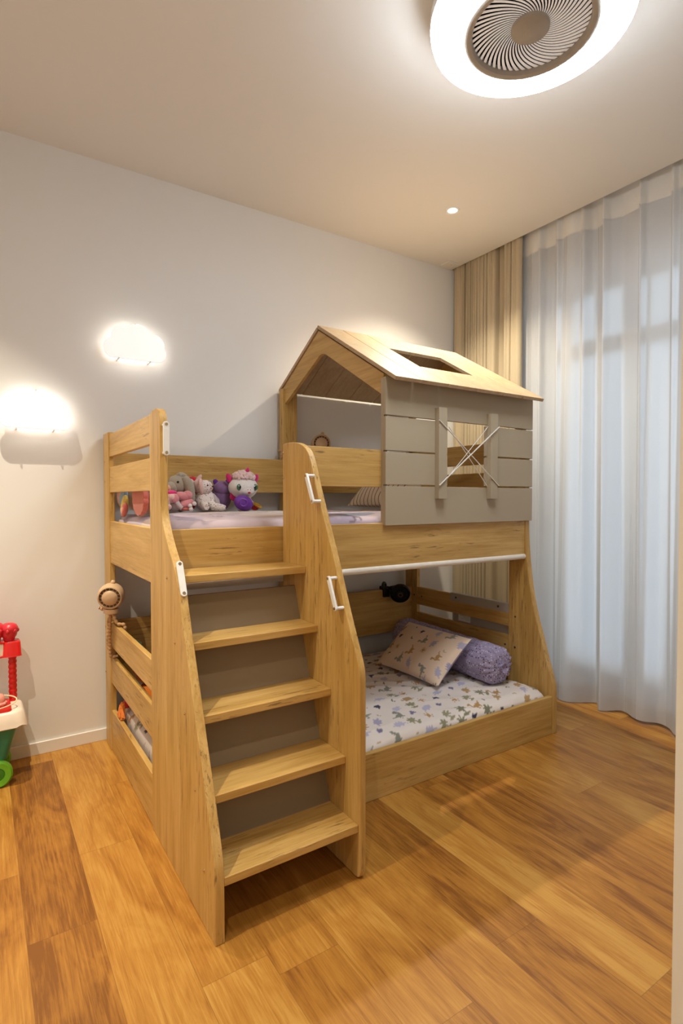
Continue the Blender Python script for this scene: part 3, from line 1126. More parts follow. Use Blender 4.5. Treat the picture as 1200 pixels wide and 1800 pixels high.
tagm.build('tag_lines', plain('tag_ink', (.35, .33, .31), .8), gc, 0)

# ------------------------------------------------------------------ soft toys on the upper bunk
ZM = 1.216
P_ = {k: plush('plush_' + k, c) for k, c in dict(grey=(.42, .37, .29), pink=(.72, .28, .30), lpink=(.80, .52, .47), mane=(.86, .63, .60), white=(.88, .83, .80), red=(.62, .02, .03), coral=(.74, .20, .16), peach=(.80, .43, .32), beige=(.66, .48, .36),
     blue=(.28, .45, .60), yellow=(.78, .58, .13), orange=(.75, .20, .02), hot=(.70, .03, .18), purple=(.14, .03, .30), lilac=(.26, .14, .30), green=(.03, .14, .05), lemon=(.70, .55, .16), silver=(.55, .46, .46)).items()}
M['shiny_eye'] = plain('dark_eye', (.01, .012, .01), .08)
M['eye_green'] = plain('green_iris', (.06, .15, .08), .15)
M['gold'] = plain('gold_vinyl', (.70, .42, .06), .25, metal=.7)
M['purple_soft'] = plain('purple_rubber', (.15, .03, .32), .4)
def spotted():
    m, nt, b = new_mat('spotted_plush')
    tc = N(nt, 'ShaderNodeTexCoord')
    vo = N(nt, 'ShaderNodeTexVoronoi', i_Scale=95.0)
    L(nt, tc.outputs['Object'], vo.inputs['Vector'])
    d = math_n(nt, 'LESS_THAN', vo.outputs['Distance'], .30)
    mx = N(nt, 'ShaderNodeMix', data_type='RGBA')
    L(nt, d, mx.inputs[0])
    mx.inputs[6].default_value = (.78, .70, .66, 1)
    mx.inputs[7].default_value = (.42, .22, .25, 1)
    L(nt, mx.outputs[2], b.inputs['Base Color'])
    b.inputs['Roughness'].default_value = .95
    return m
M['spotted'] = spotted()
G = 'soft toys in a row on the upper bunk'

# grey lop-eared bunny
t = thing('plush_bunny', 'grey lop-eared plush bunny at the left of the toy row', 'plush toy', (.345, -.20, ZM), G)
MB().ell((.352, -.195, 1.272), (.058, .05, .060), None, 28, 16, .10, 9, 1).build('body', P_['grey'], t)
b = MB()
b.ell((.335, -.215, 1.352), (.058, .050, .052), rotm(0, 20, 0), 30, 18, .05, 9, 2)
b.ell((.297, -.232, 1.338), (.034, .030, .034), rotm(0, 25, 0))
b.build('head', P_['grey'], t)
MB().ell((.275, -.243, 1.332), (.015, .018, .020)).build('snout', P_['peach'], t)
ear = MB()
ear.tube(rope_path([(.352, -.250, 1.392), (.372, -.262, 1.360), (.385, -.265, 1.310), (.392, -.262, 1.262)], 8), [.012 + .013 * math.sin(math.pi * (k / 24) ** .8) for k in range(25)], 12)
ear.build('ear', P_['grey'], t)
ear = MB()
ear.tube(rope_path([(.330, -.235, 1.398), (.360, -.20, 1.395), (.398, -.19, 1.36), (.410, -.19, 1.31)], 8), [.012 + .012 * math.sin(math.pi * (k / 24) ** .8) for k in range(25)], 12)
ear.build('ear', P_['grey'], t)
MB().ell((.318, -.262, 1.366), .006).build('eye', M['shiny_eye'], t)
b = MB()
b.ell((.318, -.262, ZM + .028), (.032, .026, .026))
b.build('foot', P_['grey'], t)

# doll with a red hat behind
t = thing('plush_doll', 'small doll in a red hat with white trim behind the spotted bunny', 'plush toy', (.415, -.17, ZM), G)
MB().ell((.432, -.143, 1.29), (.026, .026, .07)).build('body', P_['red'], t)
MB().ell((.428, -.150, 1.356), .030).build('head', P_['yellow'], t)
hat = MB()
hat.lathe([(.034, 0), (.033, .012), (.024, .026), (.010, .035), (0, .037)], frame((.431, -.148, 1.366), (.15, -.05, 1)), 20)
hat.build('hat', P_['red'], t)
hb = MB(); hb.torus((.429, -.151, 1.370), .030, .008, (.15, -.05, 1), 24, 8)
hb.build('hat_trim', P_['white'], t)
MB().ell((.412, -.180, 1.372), .015).build('pompom', P_['white'], t)

# spotted bunny with pink hood
t = thing('plush_bunny', 'white spotted plush bunny wearing a pink hood in the middle of the toy row', 'plush toy', (.47, -.235, ZM), G)
MB().ell((.474, -.225, 1.272), (.056, .045, .058), None, 28, 16, .06, 9, 4).build('body', M['spotted'], t)
MB().ell((.468, -.245, 1.342), (.042, .038, .038)).build('head', M['spotted'], t)
hd_ = MB()
hd_.torus((.449, -.240, 1.343), .036, .010, (.85, -.35, .1), 26, 10)
hd_.ell((.443, -.225, 1.348), (.032, .034, .038))
hd_.build('hood', P_['lpink'], t)
MB().ell((.443, -.215, 1.385), (.012, .01, .030), rotm(0, 35, 0)).build('ear', P_['lpink'], t)
MB().ell((.505, -.215, 1.365), (.010, .008, .024), rotm(0, 40, 0)).build('ear', P_['grey'], t)
for dx in (.0, .028):
    MB().ell((.470 + dx, -.281, 1.350 - dx * .2), .0048).build('eye', M['shiny_eye'], t)
MB().ell((.489, -.283, 1.335), (.006, .004, .004)).build('nose', P_['pink'], t)
lg = MB(); lg.tube([(.492, -.255, 1.262), (.505, -.275, 1.237), (.540, -.300, 1.232), (.560, -.305, 1.230)], [.022, .022, .019, .012], 14)
lg.build('leg', M['spotted'], t)
lg = MB(); lg.tube([(.455, -.262, 1.255), (.450, -.300, 1.238), (.452, -.318, 1.235)], [.02, .02, .015], 14)
lg.build('leg', M['spotted'], t)
am = MB(); am.tube([(.515, -.225, 1.300), (.532, -.245, 1.270), (.535, -.255, 1.246)], [.014, .016, .014], 12)
am.build('arm', P_['silver'], t)

# pink toys at the left
t = thing('plush_bunny', 'pale pink plush bunny peeking out beside the bed post', 'plush toy', (.232, -.30, ZM), G)
MB().ell((.222, -.295, 1.262), (.046, .045, .045)).build('head', P_['lpink'], t)
MB().ell((.228, -.318, 1.238), (.040, .030, .022)).build('snout', P_['lpink'], t)
MB().ell((.206, -.30, 1.315), (.012, .010, .028)).build('ear', P_['lpink'], t)
MB().ell((.236, -.30, 1.313), (.011, .010, .026), rotm(0, 18, 0)).build('ear', P_['lpink'], t)
MB().ell((.214, -.340, 1.272), .006).build('eye', M['shiny_eye'], t)

t = thing('plush_elephant', 'little grey plush elephant with a pink ear and hot-pink cap', 'plush toy', (.285, -.30, ZM), G)
MB().ell((.292, -.28, 1.247), (.034, .035, .034)).build('body', P_['silver'], t)
MB().ell((.276, -.305, 1.285), (.030, .028, .028)).build('head', P_['lpink'], t)
MB().ell((.284, -.325, 1.280), (.021, .008, .022)).build('ear', P_['pink'], t)
MB().ell((.275, -.302, 1.309), (.026, .024, .014)).build('cap', P_['hot'], t)
tr = MB(); tr.tube([(.292, -.315, 1.262), (.304, -.325, 1.243), (.316, -.332, 1.230)], [.015, .013, .011], 12)
tr.build('trunk', P_['silver'], t)

t = thing('plush_bear', 'bright pink plush bear with a folded pink leg and glitter paws', 'plush toy', (.345, -.29, ZM), G)
b = MB()
b.ell((.330, -.285, 1.292), (.044, .032, .024), rotm(0, 8, 0))
b.ell((.360, -.287, 1.297), (.026, .026, .025))
b.build('head', P_['pink'], t)
MB().ell((.345, -.285, 1.252), (.050, .036, .024), rotm(0, -22, 0)).build('body', P_['pink'], t)
MB().ell((.348, -.288, 1.227), (.038, .030, .011)).build('leg', P_['coral'], t)
for p in ((.362, -.322, 1.243), (.386, -.315, 1.254), (.366, -.322, 1.226)):
    MB().ell(p, .0115).build('paw', plain('glitter', (.80, .70, .68), .25, bump_scale=900, bump_s=.8), t)

# purple plush at the back
t = thing('plush_bear', 'dark purple plush toy leaning on the back rail behind the others', 'plush toy', (.59, -.16, ZM), G)
MB().ell((.592, -.165, 1.290), (.056, .045, .074)).build('body', P_['lilac'], t)
MB().ell((.590, -.175, 1.335), (.050, .044, .045)).build('head', P_['lilac'], t)
MB().ell((.626, -.172, 1.372), (.016, .010, .020), rotm(0, 20, 0)).build('ear', P_['purple'], t)
MB().ell((.556, -.172, 1.370), (.015, .010, .019), rotm(0, -20, 0)).build('ear', P_['purple'], t)

# big-headed unicorn
t = thing('plush_unicorn', 'white big-headed plush unicorn with green eyes and fluffy pink mane', 'plush toy', (.70, -.24, ZM), G)
MB().ell((.695, -.235, 1.258), (.046, .042, .062), None, 24, 16).build('body', P_['white'], t)
b = MB()
b.ell((.687, -.245, 1.343), (.083, .070, .066), None, 36, 22)
b.ell((.690, -.290, 1.322), (.040, .030, .026))
b.build('head', P_['white'], t)
hair = MB()
rng = random.Random(3)
for k in range(190):
    a, q = rng.uniform(0, 6.28), math.sqrt(rng.random())
    px, py = .687 + .064 * q * math.cos(a), -.248 + .056 * q * math.sin(a)
    pz = 1.384 + .046 * math.sqrt(max(0, 1 - q * q))
    hair.ell((px, py, pz), (rng.uniform(.006, .012),) * 3, None, 8, 6, .3, 9, k)
hair.build('mane', P_['mane'], t)
MB().lathe([(.013, 0), (.012, .016), (.007, .030), (0, .036)], frame((.697, -.275, 1.418), (.1, -.25, 1)), 16).build('horn', P_['hot'], t)
for sx_ in (-1, 1):
    MB().ell((.687 + sx_ * .079, -.238, 1.392), (.016, .011, .028), rotm(0, sx_ * 22, 0)).build('ear', P_['hot'], t)
    e = MB().ell((.687 + sx_ * .046, -.300 , 1.342), (.0175, .008, .0185), rotm(0, 0, -sx_ * 24)).build('eye', M['eye_green'], t)
    MB().ell((.687 + sx_ * .046, -.3065, 1.342), (.009, .003, .0105)).build('pupil', M['shiny_eye'], e)
    MB().ell((.687 + sx_ * .046 - .005, -.3095, 1.348), .003).build('highlight', M['white_plastic'], e)
MB().ell((.692, -.318, 1.312), (.009, .004, .005)).build('mouth', P_['red'], t)
for sx_ in (-1, 1):
    MB().ell((.692 + sx_ * .008, -.319, 1.328), .0022).build('nostril', P_['red'], t)
lg = MB(); lg.tube([(.715, -.255, 1.262), (.728, -.272, 1.240), (.730, -.280, 1.226)], [.02, .021, .018], 14)
lg.build('leg', P_['white'], t)
MB().ell((.738, -.292, ZM + .012), (.022, .018, .013)).build('hoof', P_['red'], t)
w = MB(); w.lathe([(.002, 0), (.020, .004), (.030, .014), (.026, .013), (.012, .006), (0, .004)], frame((.742, -.300, 1.232), (.35, -.5, .9)), 20)
w.build('gold_bow', M['gold'], t)
wg = MB(); wg.ell((.632, -.245, 1.285), (.026, .010, .018), rotm(0, 25, 0)); wg.ell((.622, -.245, 1.300), (.012, .008, .018))
wg.build('wing', P_['hot'], t)

t = MB()
t.ell((.655, -.325, 1.256), (.055, .036, .041), rotm(0, 18, 0), 32, 20)
t = t.build('rubber_toy', M['purple_soft'], None)
tag(t, 'shiny purple round rubber toy in front of the white unicorn', 'toy', G)
MB().torus((.640, -.358, 1.258), .019, .0045, (-.25, -1, .05), 24, 8).build('dimple', M['purple_soft'], t)

# toys by the left end rail: round pink plush and a rainbow-tailed one
t = thing('plush_pig', 'round coral-pink plush with a scalloped red fin behind the upper end rail', 'plush toy', (.12, -.52, ZM))
MB().ell((.120, -.480, 1.284), (.066, .150, .072), None, 32, 20, .04, 9, 3).build('body', P_['peach'], t)
fin = MB()
pts = []
for k in range(60):
    a = 2 * math.pi * k / 60
    rr = 1 + .07 * abs(math.sin(7 * a))
    pts.append((-.590 + .100 * rr * math.cos(a), 1.280 + .072 * rr * math.sin(a)))
fin.prism(pts, .040, .062)
fin.build('scalloped_fin', P_['coral'], t, .003)
MB().ell((.07, -.60, 1.325), (.012, .016, .012)).build('eye', M['shiny_eye'], t)

t = thing('plush_unicorn', 'beige plush animal with a blue, yellow and red tail in the upper bunk corner', 'plush toy', (.09, -.25, ZM))
MB().ell((.105, -.215, 1.310), (.060, .085, .085), None, 28, 16, .05, 9, 3).build('body', P_['beige'], t)
MB().ell((.066, -.165, 1.300), (.028, .045, .070), rotm(25, 0, 0)).build('ear', P_['lpink'], t)
for nm, mat, c, rr, rx in [('tail_section', 'blue', (.052, -.250, 1.287), (.016, .062, .026), -28), ('tail_section', 'yellow', (.046, -.295, 1.247), (.015, .062, .026), -48), ('tail_section', 'coral', (.042, -.315, 1.225), (.014, .045, .020), -42)]:
    MB().ell(c, rr, rotm(rx, 0, 0), 24, 14, e=.8).build(nm, P_[mat], t)

# toys on the lower bunk seen between the end rails
ZL = .245
t = thing('plush_lion', 'orange plush with a yarn tassel tail behind the lower end rails', 'plush toy', (.10, -.36, ZL))
MB().ell((.135, -.44, .325), (.075, .130, .075), None, 28, 16).build('body', P_['orange'], t)
MB().ell((.125, -.375, .445), (.055, .10, .06)).build('head', P_['orange'], t)
MB().ell((.118, -.275, .44), (.04, .04, .045)).build('collar', P_['red'], t)
MB().ell((.052, -.270, .262), (.016, .035, .02)).build('bow', P_['red'], t)
ts = MB()
rng = random.Random(5)
for k in range(46):
    a = Vector((.034 + rng.uniform(-.012, .012), -.275 + rng.uniform(-.02, .02), .262 + rng.uniform(-.005, .012)))
    b_ = Vector((.020 + rng.uniform(-.012, .012), -.300 + rng.uniform(-.040, .035), .209 + rng.uniform(0, .014)))
    ts.tube([a, a.lerp(b_, .5) + Vector((rng.uniform(-.006, .002), 0, rng.uniform(0, .006))), b_], .0030, 6)
ts.build('tassel', P_['orange'], t)
t = tag(MB().ell((.085, -.178, .365), (.050, .045, .085), None, 28, 16).build('plush_ball', P_['lemon'], None), 'yellow rounded plush in the lower bunk corner by the post', 'plush toy')
t = tag(MB().ell((.10, -.178, .505), (.055, .048, .052), None, 28, 16, .1, 9, 2).build('plush_ball', P_['green'], None), 'dark green plush seen between the lower end rails', 'plush toy')

# ------------------------------------------------------------------ cloud wall lamps
def cloud_outline(s=1.0, grow=0.0):
    cs = [(.055, .051, .055), (.099, .115, .059), (.170, .114, .077), (.253, .088, .059), (.2725, .047, .048), (.16, .05, .06)]
    c0 = (.165, .055)
    pts = []
    for k in range(110):
        a = 2 * math.pi * k / 110
        d = (math.cos(a), math.sin(a))
        best = 0
        for x, z, r_ in cs:
            ox, oz = c0[0] - x, c0[1] - z
            bq = ox * d[0] + oz * d[1]
            cq = ox * ox + oz * oz - r_ * r_
            disc = bq * bq - cq
            if disc > 0:
                best = max(best, -bq + math.sqrt(disc))
        if d[1] < -1e-6:
            tt = -c0[1] / d[1]
            if .045 < c0[0] + d[0] * tt < .284:
                best = max(best, tt)
        best += grow
        x, z = c0[0] + d[0] * best, c0[1] + d[1] * best
        pts.append((x * s, max(z, -grow) * s))
    return pts


def cloud_lamp(x, z, s, label):
    t = thing('cloud_lamp', label, 'wall lamp', (x + .16 * s, 0, z), 'cloud-shaped wall lamps')
    MB().prism([(x + p, z + q) for p, q in cloud_outline(s)], -.062, -.046, 'y').build('cloud_shade', M['cloud'], t, .003)
    MB().prism([(x + p, z + q) for p, q in cloud_outline(s, -.022)], -.034, -.003, 'y').build('light_strip', M['cloud_back'], t, .002)
    for px, pz in ((.075, -.002), (.235, -.002), (.158, .189)):
        MB().tube([(x + px * s, -.066, z + pz * s), (x + px * s, -.001, z + pz * s)], .0042, 10).build('mounting_pin', M['white_plastic'], t)


cloud_lamp(.000, 2.0165, 1.0, 'glowing white cloud wall lamp, the higher one nearer the bunk bed')
cloud_lamp(-.466, 1.6195, 1.0, 'glowing white cloud wall lamp, the lower one by the left edge')

# ------------------------------------------------------------------ ceiling lamp with built-in fan
ZB = 2.872                    # underside
LC = Vector((1.040, -1.875, ZB))
RL = .334
cl = thing('ceiling_fan_lamp', 'round white ring ceiling lamp with a swirled fan grille in its middle', 'ceiling lamp', (LC.x, LC.y, H))
LM = Matrix.Translation(LC)
MB().lathe([(RL * .66, .030), (RL * .662, .004), (RL * .70, -.004), (RL * .80, -.010), (RL * .92, -.006), (RL * .985, .008), (RL, .026), (RL * .99, .034), (RL * .66, .034)], LM, 96, closed=True).build('light_ring', M['lamp_ring'], cl, 0, 50)
MB().lathe([(RL * .985, .0345), (RL * 1.004, .0345), (RL * 1.0, .075), (RL * .95, .092), (RL * .55, .10), (RL * .3, H - ZB), (0, H - ZB), (0, .095), (RL * .6, .09), (RL * .985, .06)], LM, 72).build('lamp_housing', M['lamp_white'], cl, 0, 50)
MB().lathe([(RL * .572, .006), (RL * .585, -.006), (RL * .625, -.010), (RL * .654, -.006), (RL * .656, .034), (RL * .58, .034)], LM, 72, closed=True).build('inner_ring', M['lamp_taupe'], cl, 0, 50)
MB().lathe([(RL * .58, .024), (0, .024), (0, .036), (RL * .58, .036)], LM, 48).build('grille_backing', M['lamp_taupe'], cl, 0, 50)
MB().lathe([(0, -.004), (RL * .172, -.004), (RL * .188, .000), (RL * .19, .020), (0, .020)], LM, 48).build('hub_disc', M['lamp_taupe'], cl, 0, 50)
gv = MB()
NV = 52
for k in range(NV):
    a0 = 2 * math.pi * k / NV
    vs = []
    q = 14
    for j in range(q + 1):
        u = j / q
        rr = RL * (.180 + .402 * u)
        aa = a0 - 1.05 * u ** 1.0 + .25 * u * u
        tx = Vector((math.cos(aa + .0), math.sin(aa), 0))
        # direction across the vane
        aa2 = a0 - 1.05 * min(1, u + .02) + .25 * min(1, u + .02) ** 2
        rr2 = RL * (.180 + .402 * min(1, u + .02))
        d = Vector((rr2 * math.cos(aa2) - rr * math.cos(aa), rr2 * math.sin(aa2) - rr * math.sin(aa), 0))
        if d.length < 1e-6:
            d = Vector((math.cos(aa), math.sin(aa), 0))
        w = Vector((-d.y, d.x, 0)).normalized()
        hw = (.0016 + .0037 * u)
        zc = .010 - .004 * math.sin(math.pi * u)
        p = Vector((rr * math.cos(aa), rr * math.sin(aa), zc))
        vs += [p + w * hw, p - w * hw + Vector((0, 0, .0008)), p - w * hw + Vector((0, 0, .0022)), p + w * hw + Vector((0, 0, .0016))]
    fs = []
    for j in range(q):
        for e in range(4):
            fs.append((j * 4 + e, j * 4 + (e + 1) % 4, (j + 1) * 4 + (e + 1) % 4, (j + 1) * 4 + e))
    fs += [(0, 1, 2, 3), (q * 4 + 3, q * 4 + 2, q * 4 + 1, q * 4)]
    gv.add(vs, fs, LM)
gv.build('fan_grille', emit('lit_grille', (1, .97, .97), .13), cl, 0, 40)
# small lettering on the ring
tx = bpy.data.curves.new('ring_lettering', 'FONT')
tx.body = 'Panasonic'
tx.size = .0125
tx.align_x = 'CENTER'
tx.extrude = .0003
_t = bpy.data.objects.new('tmp_lettering', tx)
COL.objects.link(_t)
to = bpy.data.objects.new('ring_lettering', bpy.data.meshes.new_from_object(_t.evaluated_get(bpy.context.evaluated_depsgraph_get())))
bpy.data.objects.remove(_t)
COL.objects.link(to)
to.parent = cl
aL = math.atan2(.245, -.165)
to.location = Vector((LC.x + RL * .915 * math.cos(aL), LC.y + RL * .915 * math.sin(aL), ZB - .0072)) - cl.location
to.rotation_euler = (math.pi, 0, aL + math.pi / 2 + math.pi)
to.data.materials.clear()
to.data.materials.append(plain('grey_ink', (.35, .33, .32), .6))


# ------------------------------------------------------------------ recessed downlights
def downlight(x, y, label, energy, size=115):
    t = thing('downlight', label, 'downlight', (x, y, H), 'recessed ceiling downlights')
    mt_ = Matrix.Translation((x, y, H))
    MB().lathe([(.029, -.002), (.042, -.005), (.0445, -.002), (.0445, 0), (.029, 0)], mt_, 36, closed=True).build('trim_ring', M['white_plastic'], t)
    MB().lathe([(0, -.0015), (.0285, -.0015), (.0285, 0), (0, 0)], mt_, 32).build('lens', M['spot_lens'], t)
    ld = bpy.data.lights.new('downlight_bulb', 'SPOT')
    ld.energy = energy
    ld.color = SPOT_C
    ld.spot_size = R(size)
    ld.spot_blend = 1.0
    ld.shadow_soft_size = .010
    lo = bpy.data.objects.new('downlight_bulb', ld)
    COL.objects.link(lo)
    lo.parent = t
    lo.location = (0, 0, -.02)


downlight(1.888, -.648, 'small round recessed downlight in the ceiling above the house roof', SPOT_W * .95)
downlight(-.56, -.56, 'recessed ceiling downlight above the toy cart corner', SPOT_W * 1.35, 64)
downlight(-1.05, -1.75, 'added unseen fill downlight over the open floor left of the bed', SPOT_W * 1.0)  # added out of view to brighten the left floor and stair panel
downlight(-.75, -3.05, 'added unseen fill downlight near the doorway', SPOT_W * .5)  # added out of view as fill for faces turned to the camera
# small square plate in the ceiling corner
cp = thing('ceiling_plate', 'small square white plate on the ceiling in the corner by the drape', 'ceiling plate', (2.416, -.081, H))
MB().box(2.371, 2.461, -.126, -.036, H - .009, H).build('plate', M['ceiling'], cp, .003)
MB().ell((2.428, -.088, H - .009), (.003, .003, .002), None, 10, 6).build('indicator', M['dark_hole'], cp)

# ------------------------------------------------------------------ curtains
def curtain(name, mat, path_bot, path_top, z0, z1, nz, hem=None, zcurve=1.0, sag=None):
    """path_bot / path_top: equal-length lists of (x, y)"""
    m = MB()
    n = len(path_bot)
    for k in range(nz + 1):
        u = k / nz
        w = u ** zcurve
        for i in range(n):
            a, b = path_bot[i], path_top[i]
            zb = z0 + (sag[i] if sag else 0)
            m.v.append(Vector((a[0] + (b[0] - a[0]) * w, a[1] + (b[1] - a[1]) * w, zb + (z1 - zb) * u)))
    for k in range(nz):
        for i in range(n - 1):
            p = k * n + i
            m.f.append((p, p + 1, p + n + 1, p + n))
    return m.build(name, mat, None, 0, 0)


def spline(pts, per=12):
    return [(p.x, p.y) for p in rope_path([(a, b, 0) for a, b in pts], per)]


# beige drape: tight pleats in the corner
dp = [(2.575, -.022), (2.520, -.030), (2.512, -.060), (2.520, -.092), (2.545, -.108)]
y = -.112
for k in range(8):
    dp += [(2.515 + .004 * (k % 3), y - .006), (2.520, y - .017), (2.580, y - .023), (2.588, y - .028)]
    y -= .0305
dp += [(2.520, -.362), (2.514, -.385), (2.522, -.408), (2.575, -.420), (2.590, -.460), (2.585, -.498), (2.520, -.508), (2.508, -.530), (2.520, -.548), (2.545, -.553), (2.520, -.562), (2.515, -.600), (2.522, -.634), (2.555, -.640)]
db = spline(dp, 6)
dtp = []
for i, (x, yy) in enumerate(db):
    dtp.append((2.550 + (x - 2.545) * .75 + .010 * math.sin(i * .9), yy + .006 * math.sin(i * .55)))
dr = curtain('drape', M['drape'], db, dtp, .012, H + .13, 26, zcurve=2.2)
sol = dr.modifiers.new('thickness', 'SOLIDIFY'); sol.thickness = .0025
dr.data.shade_smooth()
tag(dr, 'beige pleated drape gathered in the corner behind the bunk bed', 'curtain')

# white sheer
sb = [(2.615, -.600), (2.600, -.660), (2.560, -.720), (2.585, -.790), (2.625, -.850), (2.560, -.910), (2.512, -.985), (2.530, -1.05), (2.640, -1.125), (2.645, -1.16), (2.560, -1.215), (2.572, -1.250),
      (2.648, -1.300), (2.640, -1.350), (2.598, -1.410), (2.585, -1.47), (2.630, -1.535), (2.610, -1.60), (2.545, -1.665), (2.540, -1.74), (2.620, -1.82), (2.57, -1.92), (2.64, -2.02), (2.57, -2.12), (2.63, -2.22), (2.57, -2.34), (2.64, -2.45), (2.57, -2.56), (2.63, -2.68), (2.58, -2.80), (2.63, -2.92), (2.59, -3.05)]
sbp = spline(sb, 12)
pleats = [-.775, -.915, -1.089, -1.227, -1.434, -1.603, -1.79, -1.98, -2.17, -2.36, -2.55, -2.74, -2.93]
stp = []
for (x, yy) in sbp:
    d = min(abs(yy - q) for q in pleats)
    stp.append((2.578 + (x - 2.59) * .40 - .050 * math.exp(-(d / .016) ** 2) + .018 * math.exp(-(d / .05) ** 2), yy))
sg = [.012 + .006 * math.sin(yy * 7) for _, yy in sbp]
sh = curtain('sheer_curtain', M['sheer'], sbp, stp, .0, H + .13, 30, zcurve=.8, sag=sg)
sh.data.shade_smooth()
tag(sh, 'white floor-length sheer curtain with pinch pleats in front of the window', 'curtain')
hb = MB()                              # doubled heading band and bottom hem of the same cloth
n = len(sbp)
for (za, zb) in ((H - .115, H + .13),):
    for zz in (za, zb):
        w = (zz / (H + .13)) ** .8
        for (a, b) in zip(sbp, stp):
            hb.v.append(Vector((a[0] + (b[0] - a[0]) * w - .003, a[1], zz)))
for i in range(n - 1):
    hb.f.append((i, i + 1, n + i + 1, n + i))
hbo = hb.build('heading_band', M['sheer_band'], sh, 0, 0)
hbo.data.shade_smooth()
hm = MB()
for zz in (None, .115):
    for (a, b), s_ in zip(zip(sbp, stp), sg):
        z_ = s_ if zz is None else zz
        w = (z_ / (H + .13)) ** .8
        hm.v.append(Vector((a[0] + (b[0] - a[0]) * w - .003, a[1], z_)))
for i in range(n - 1):
    hm.f.append((i, i + 1, n + i + 1, n + i))
hmo = hm.build('bottom_hem', M['sheer'], sh, 0, 0)
hmo.data.shade_smooth()

# ------------------------------------------------------------------ toy ice-cream cart at the left edge
RED = plain('red_plastic', (.62, .012, .010), .28)
PINKRED = plain('raspberry_plastic', (.66, .025, .045), .32)
TEAL = plain('teal_plastic', (.035, .22, .13), .35)
CREAM = plain('cream_plastic', (.80, .70, .58), .35)
LIME = plain('lime_plastic', (.16, .52, .03), .35)
PSCOOP = plain('pink_scoop', (.78, .33, .26), .55, bump_scale=140, bump_s=.4)
YSCOOP = plain('yellow_scoop', (.80, .68, .30), .55, bump_scale=140, bump_s=.4)
KX = -.615
KY = -.185
ct = thing('toy_cart', 'toy ice-cream cart with teal body, red awning and green wheels by the wall', 'toy cart', (KX, KY, 0))
def rrect(hx, hy, rad, n=6):
    pts = []
    for cx_, cy_, a0 in ((hx - rad, hy - rad, 0), (-hx + rad, hy - rad, 90), (-hx + rad, -hy + rad, 180), (hx - rad, -hy + rad, 270)):
        for k in range(n + 1):
            a = R(a0 + 90 * k / n)
            pts.append((cx_ + rad * math.cos(a), cy_ + rad * math.sin(a)))
    return pts
def loft(rings, closed_caps=True):
    m = MB()
    n = len(rings[0])
    for rg in rings:
        m.v += [Vector(p) for p in rg]
    for i in range(len(rings) - 1):
        for k in range(n):
            a, b = i * n + k, i * n + (k + 1) % n
            m.f.append((a, b, b + n, a + n))
    m.f.append(tuple(range(n - 1, -1, -1)))
    m.f.append(tuple((len(rings) - 1) * n + k for k in range(n)))
    return m
def ring(hx, hy, z, rad=.03, dy=0.0, wave=0.0):
    out = []
    for i, (a, b) in enumerate(rrect(hx, hy, rad, 10)):
        out.append((KX + a, KY + dy + b, z + wave * math.sin(i * 2 * math.pi / 11)))
    return out
loft([ring(.150, .075, .085, .03), ring(.162, .085, .12, .03), ring(.205, .105, .275, .03)]).build('cart_body', TEAL, ct, 0, 50)
loft([ring(.236, .122, .262, .045, 0, .006), ring(.240, .126, .266, .045, 0, .006), ring(.235, .121, .285, .045), ring(.226, .113, .322, .045), ring(.216, .104, .333, .04), ring(.19, .08, .335, .03)]).build('counter_top', CREAM, ct, 0, 50)
badge = MB(); badge.lathe([(0, 0), (.034, 0), (.034, .006), (.030, .009), (0, .009)], frame((KX + .095, KY - .100, .200), (0, -1, -.25)), 32)
badge.build('round_badge', CREAM, ct)
MB().torus((KX + .095, KY - .1085, .199), .017, .004, (0, -1, -.25), 24, 8).build('badge_swirl', YSCOOP, ct)
for sx_ in (-1, 1):
    for sy_ in (-1, 1):
        w = MB()
        fx = frame((KX + sx_ * .120, KY + sy_ * .088, .060), (0, sy_, 0))
        w.lathe([(.030, -.014), (.052, -.016), (.060, -.008), (.060, .008), (.052, .016), (.030, .014), (.026, 0)], fx, 32, closed=True)
        wo = w.build('wheel', LIME, ct)
        MB().lathe([(.028, -.010), (.028, .010), (.012, .014), (0, .014)], fx, 24).build('wheel_hub', plain('green_hub', (.05, .25, .02), .4), wo)
    zs = [.335 + .235 * k / 100 for k in range(101)]
    MB().tube([(KX + sx_ * .190, KY + .055, z) for z in zs], [.0150 + .0028 * abs(math.sin(math.pi * z / .023)) for z in zs], 16).build('twisted_post', RED, ct)
    aw = loft([[(KX + sx_ * .188 + a, KY + .055 + b, z) for a, b in rrect(hx, hy, .018, 5)] for hx, hy, z in ((.040, .040, .548), (.038, .038, .552), (.035, .035, .610), (.030, .030, .618))])
    aw.build('awning_end', RED, ct, 0, 50)
sg_ = MB(); sg_.prism([(KX - .155, .615), (KX - .155, .560)] + [(KX - .155 + .31 * k / 16, .556 - .018 * math.sin(math.pi * k / 16)) for k in range(17)] + [(KX + .155, .615)], KY + .03, KY + .045, 'y')
sg_.build('sign_board', CREAM, ct, .002)
MB().tube([(KX - .155 + .31 * k / 16, KY + .028, .553 - .020 * math.sin(math.pi * k / 16)) for k in range(17)], .0045, 8).build('sign_trim', RED, ct)
MB().box(KX - .16, KX + .16, KY + .025, KY + .085, .610, .622).build('awning_top', RED, ct, .004)
tp = MB()
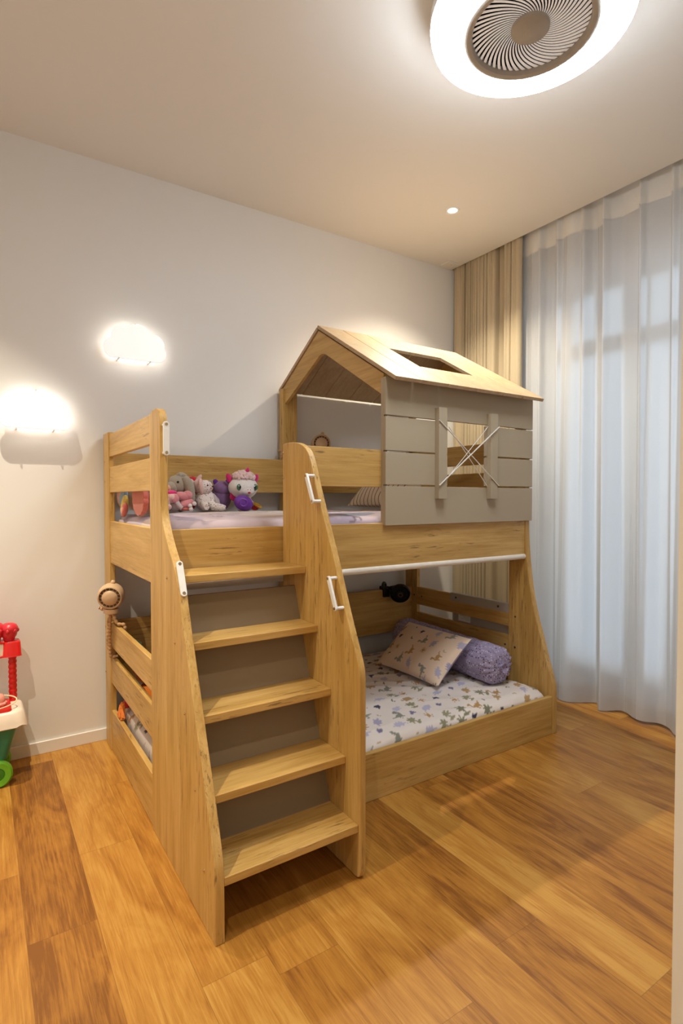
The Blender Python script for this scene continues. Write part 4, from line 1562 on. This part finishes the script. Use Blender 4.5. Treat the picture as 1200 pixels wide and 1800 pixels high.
for x_, z_, s_ in ((KX + .178, .622, 1.0), (KX + .118, .622, 1.12), (KX + .05, .622, 1.25), (KX - .02, .622, 1.3), (KX - .09, .622, 1.12), (KX - .155, .622, 1.0)):
    tp.lathe([(.022 * s_, 0), (.026 * s_, .014 * s_), (.031 * s_, .020 * s_), (.034 * s_, .034 * s_), (.033 * s_, .042 * s_), (.038 * s_, .050 * s_), (.037 * s_, .060 * s_), (.030 * s_, .072 * s_), (.018 * s_, .079 * s_), (0, .081 * s_)], Matrix.Translation((x_, KY + .055, z_ - .002)), 28)
    for k in range(7):
        a = k * .9
        tp.ell((x_ + .033 * s_ * math.cos(a), KY + .055 + .033 * s_ * math.sin(a), z_ + .043 * s_), (.009 * s_, .009 * s_, .011 * s_), None, 10, 8)
tp.build('moulded_ice_creams', PINKRED, ct, 0, 50)
tr = loft([ring(.180, .085, .334, .02, -.015), ring(.176, .082, .344, .02, -.015)])
tr.build('red_tray', RED, ct, 0, 50)
MB().box(KX - .02, KX + .06, KY + .075, KY + .09, .335, .50).build('back_panel', plain('brown_panel', (.42, .14, .06), .5), ct, .003)
MB().box(KX - .03, KX + .068, KY + .070, KY + .095, .498, .512).build('panel_top', CREAM, ct, .003)
hoop = [(KX + .085 + .115 * math.cos(a), KY - .045 + .055 * math.sin(a), .368 + .016 * math.sin(a)) for a in [math.radians(-115 + 230 * k / 30) for k in range(31)]]
MB().tube(hoop, .0028, 8).build('wire_hoop', plain('pale_yellow', (.80, .70, .42), .4), ct)
for x_, y_, mat_, nm in ((KX + .128, KY - .02, PSCOOP, 'pink strawberry scoop at the right of the toy cart counter'), (KX + .082, KY - .07, YSCOOP, 'yellow toy ice-cream scoop at the front of the cart counter')):
    s_ = MB()
    s_.lathe([(.030, .344), (.034, .352), (.033, .358), (.028, .362), (.029, .372), (.026, .386), (.018, .395), (0, .398)], Matrix.Translation((x_, y_, 0)), 28)
    for k in range(9):
        a = k * .7
        s_.ell((x_ + .029 * math.cos(a), y_ + .029 * math.sin(a), .355 + .003 * math.sin(k * 2.3)), (.008, .008, .007), None, 10, 8)
    tag(s_.build('toy_ice_cream', mat_, None, 0, 50), nm, 'toy food', 'toy ice-cream scoops on the cart')
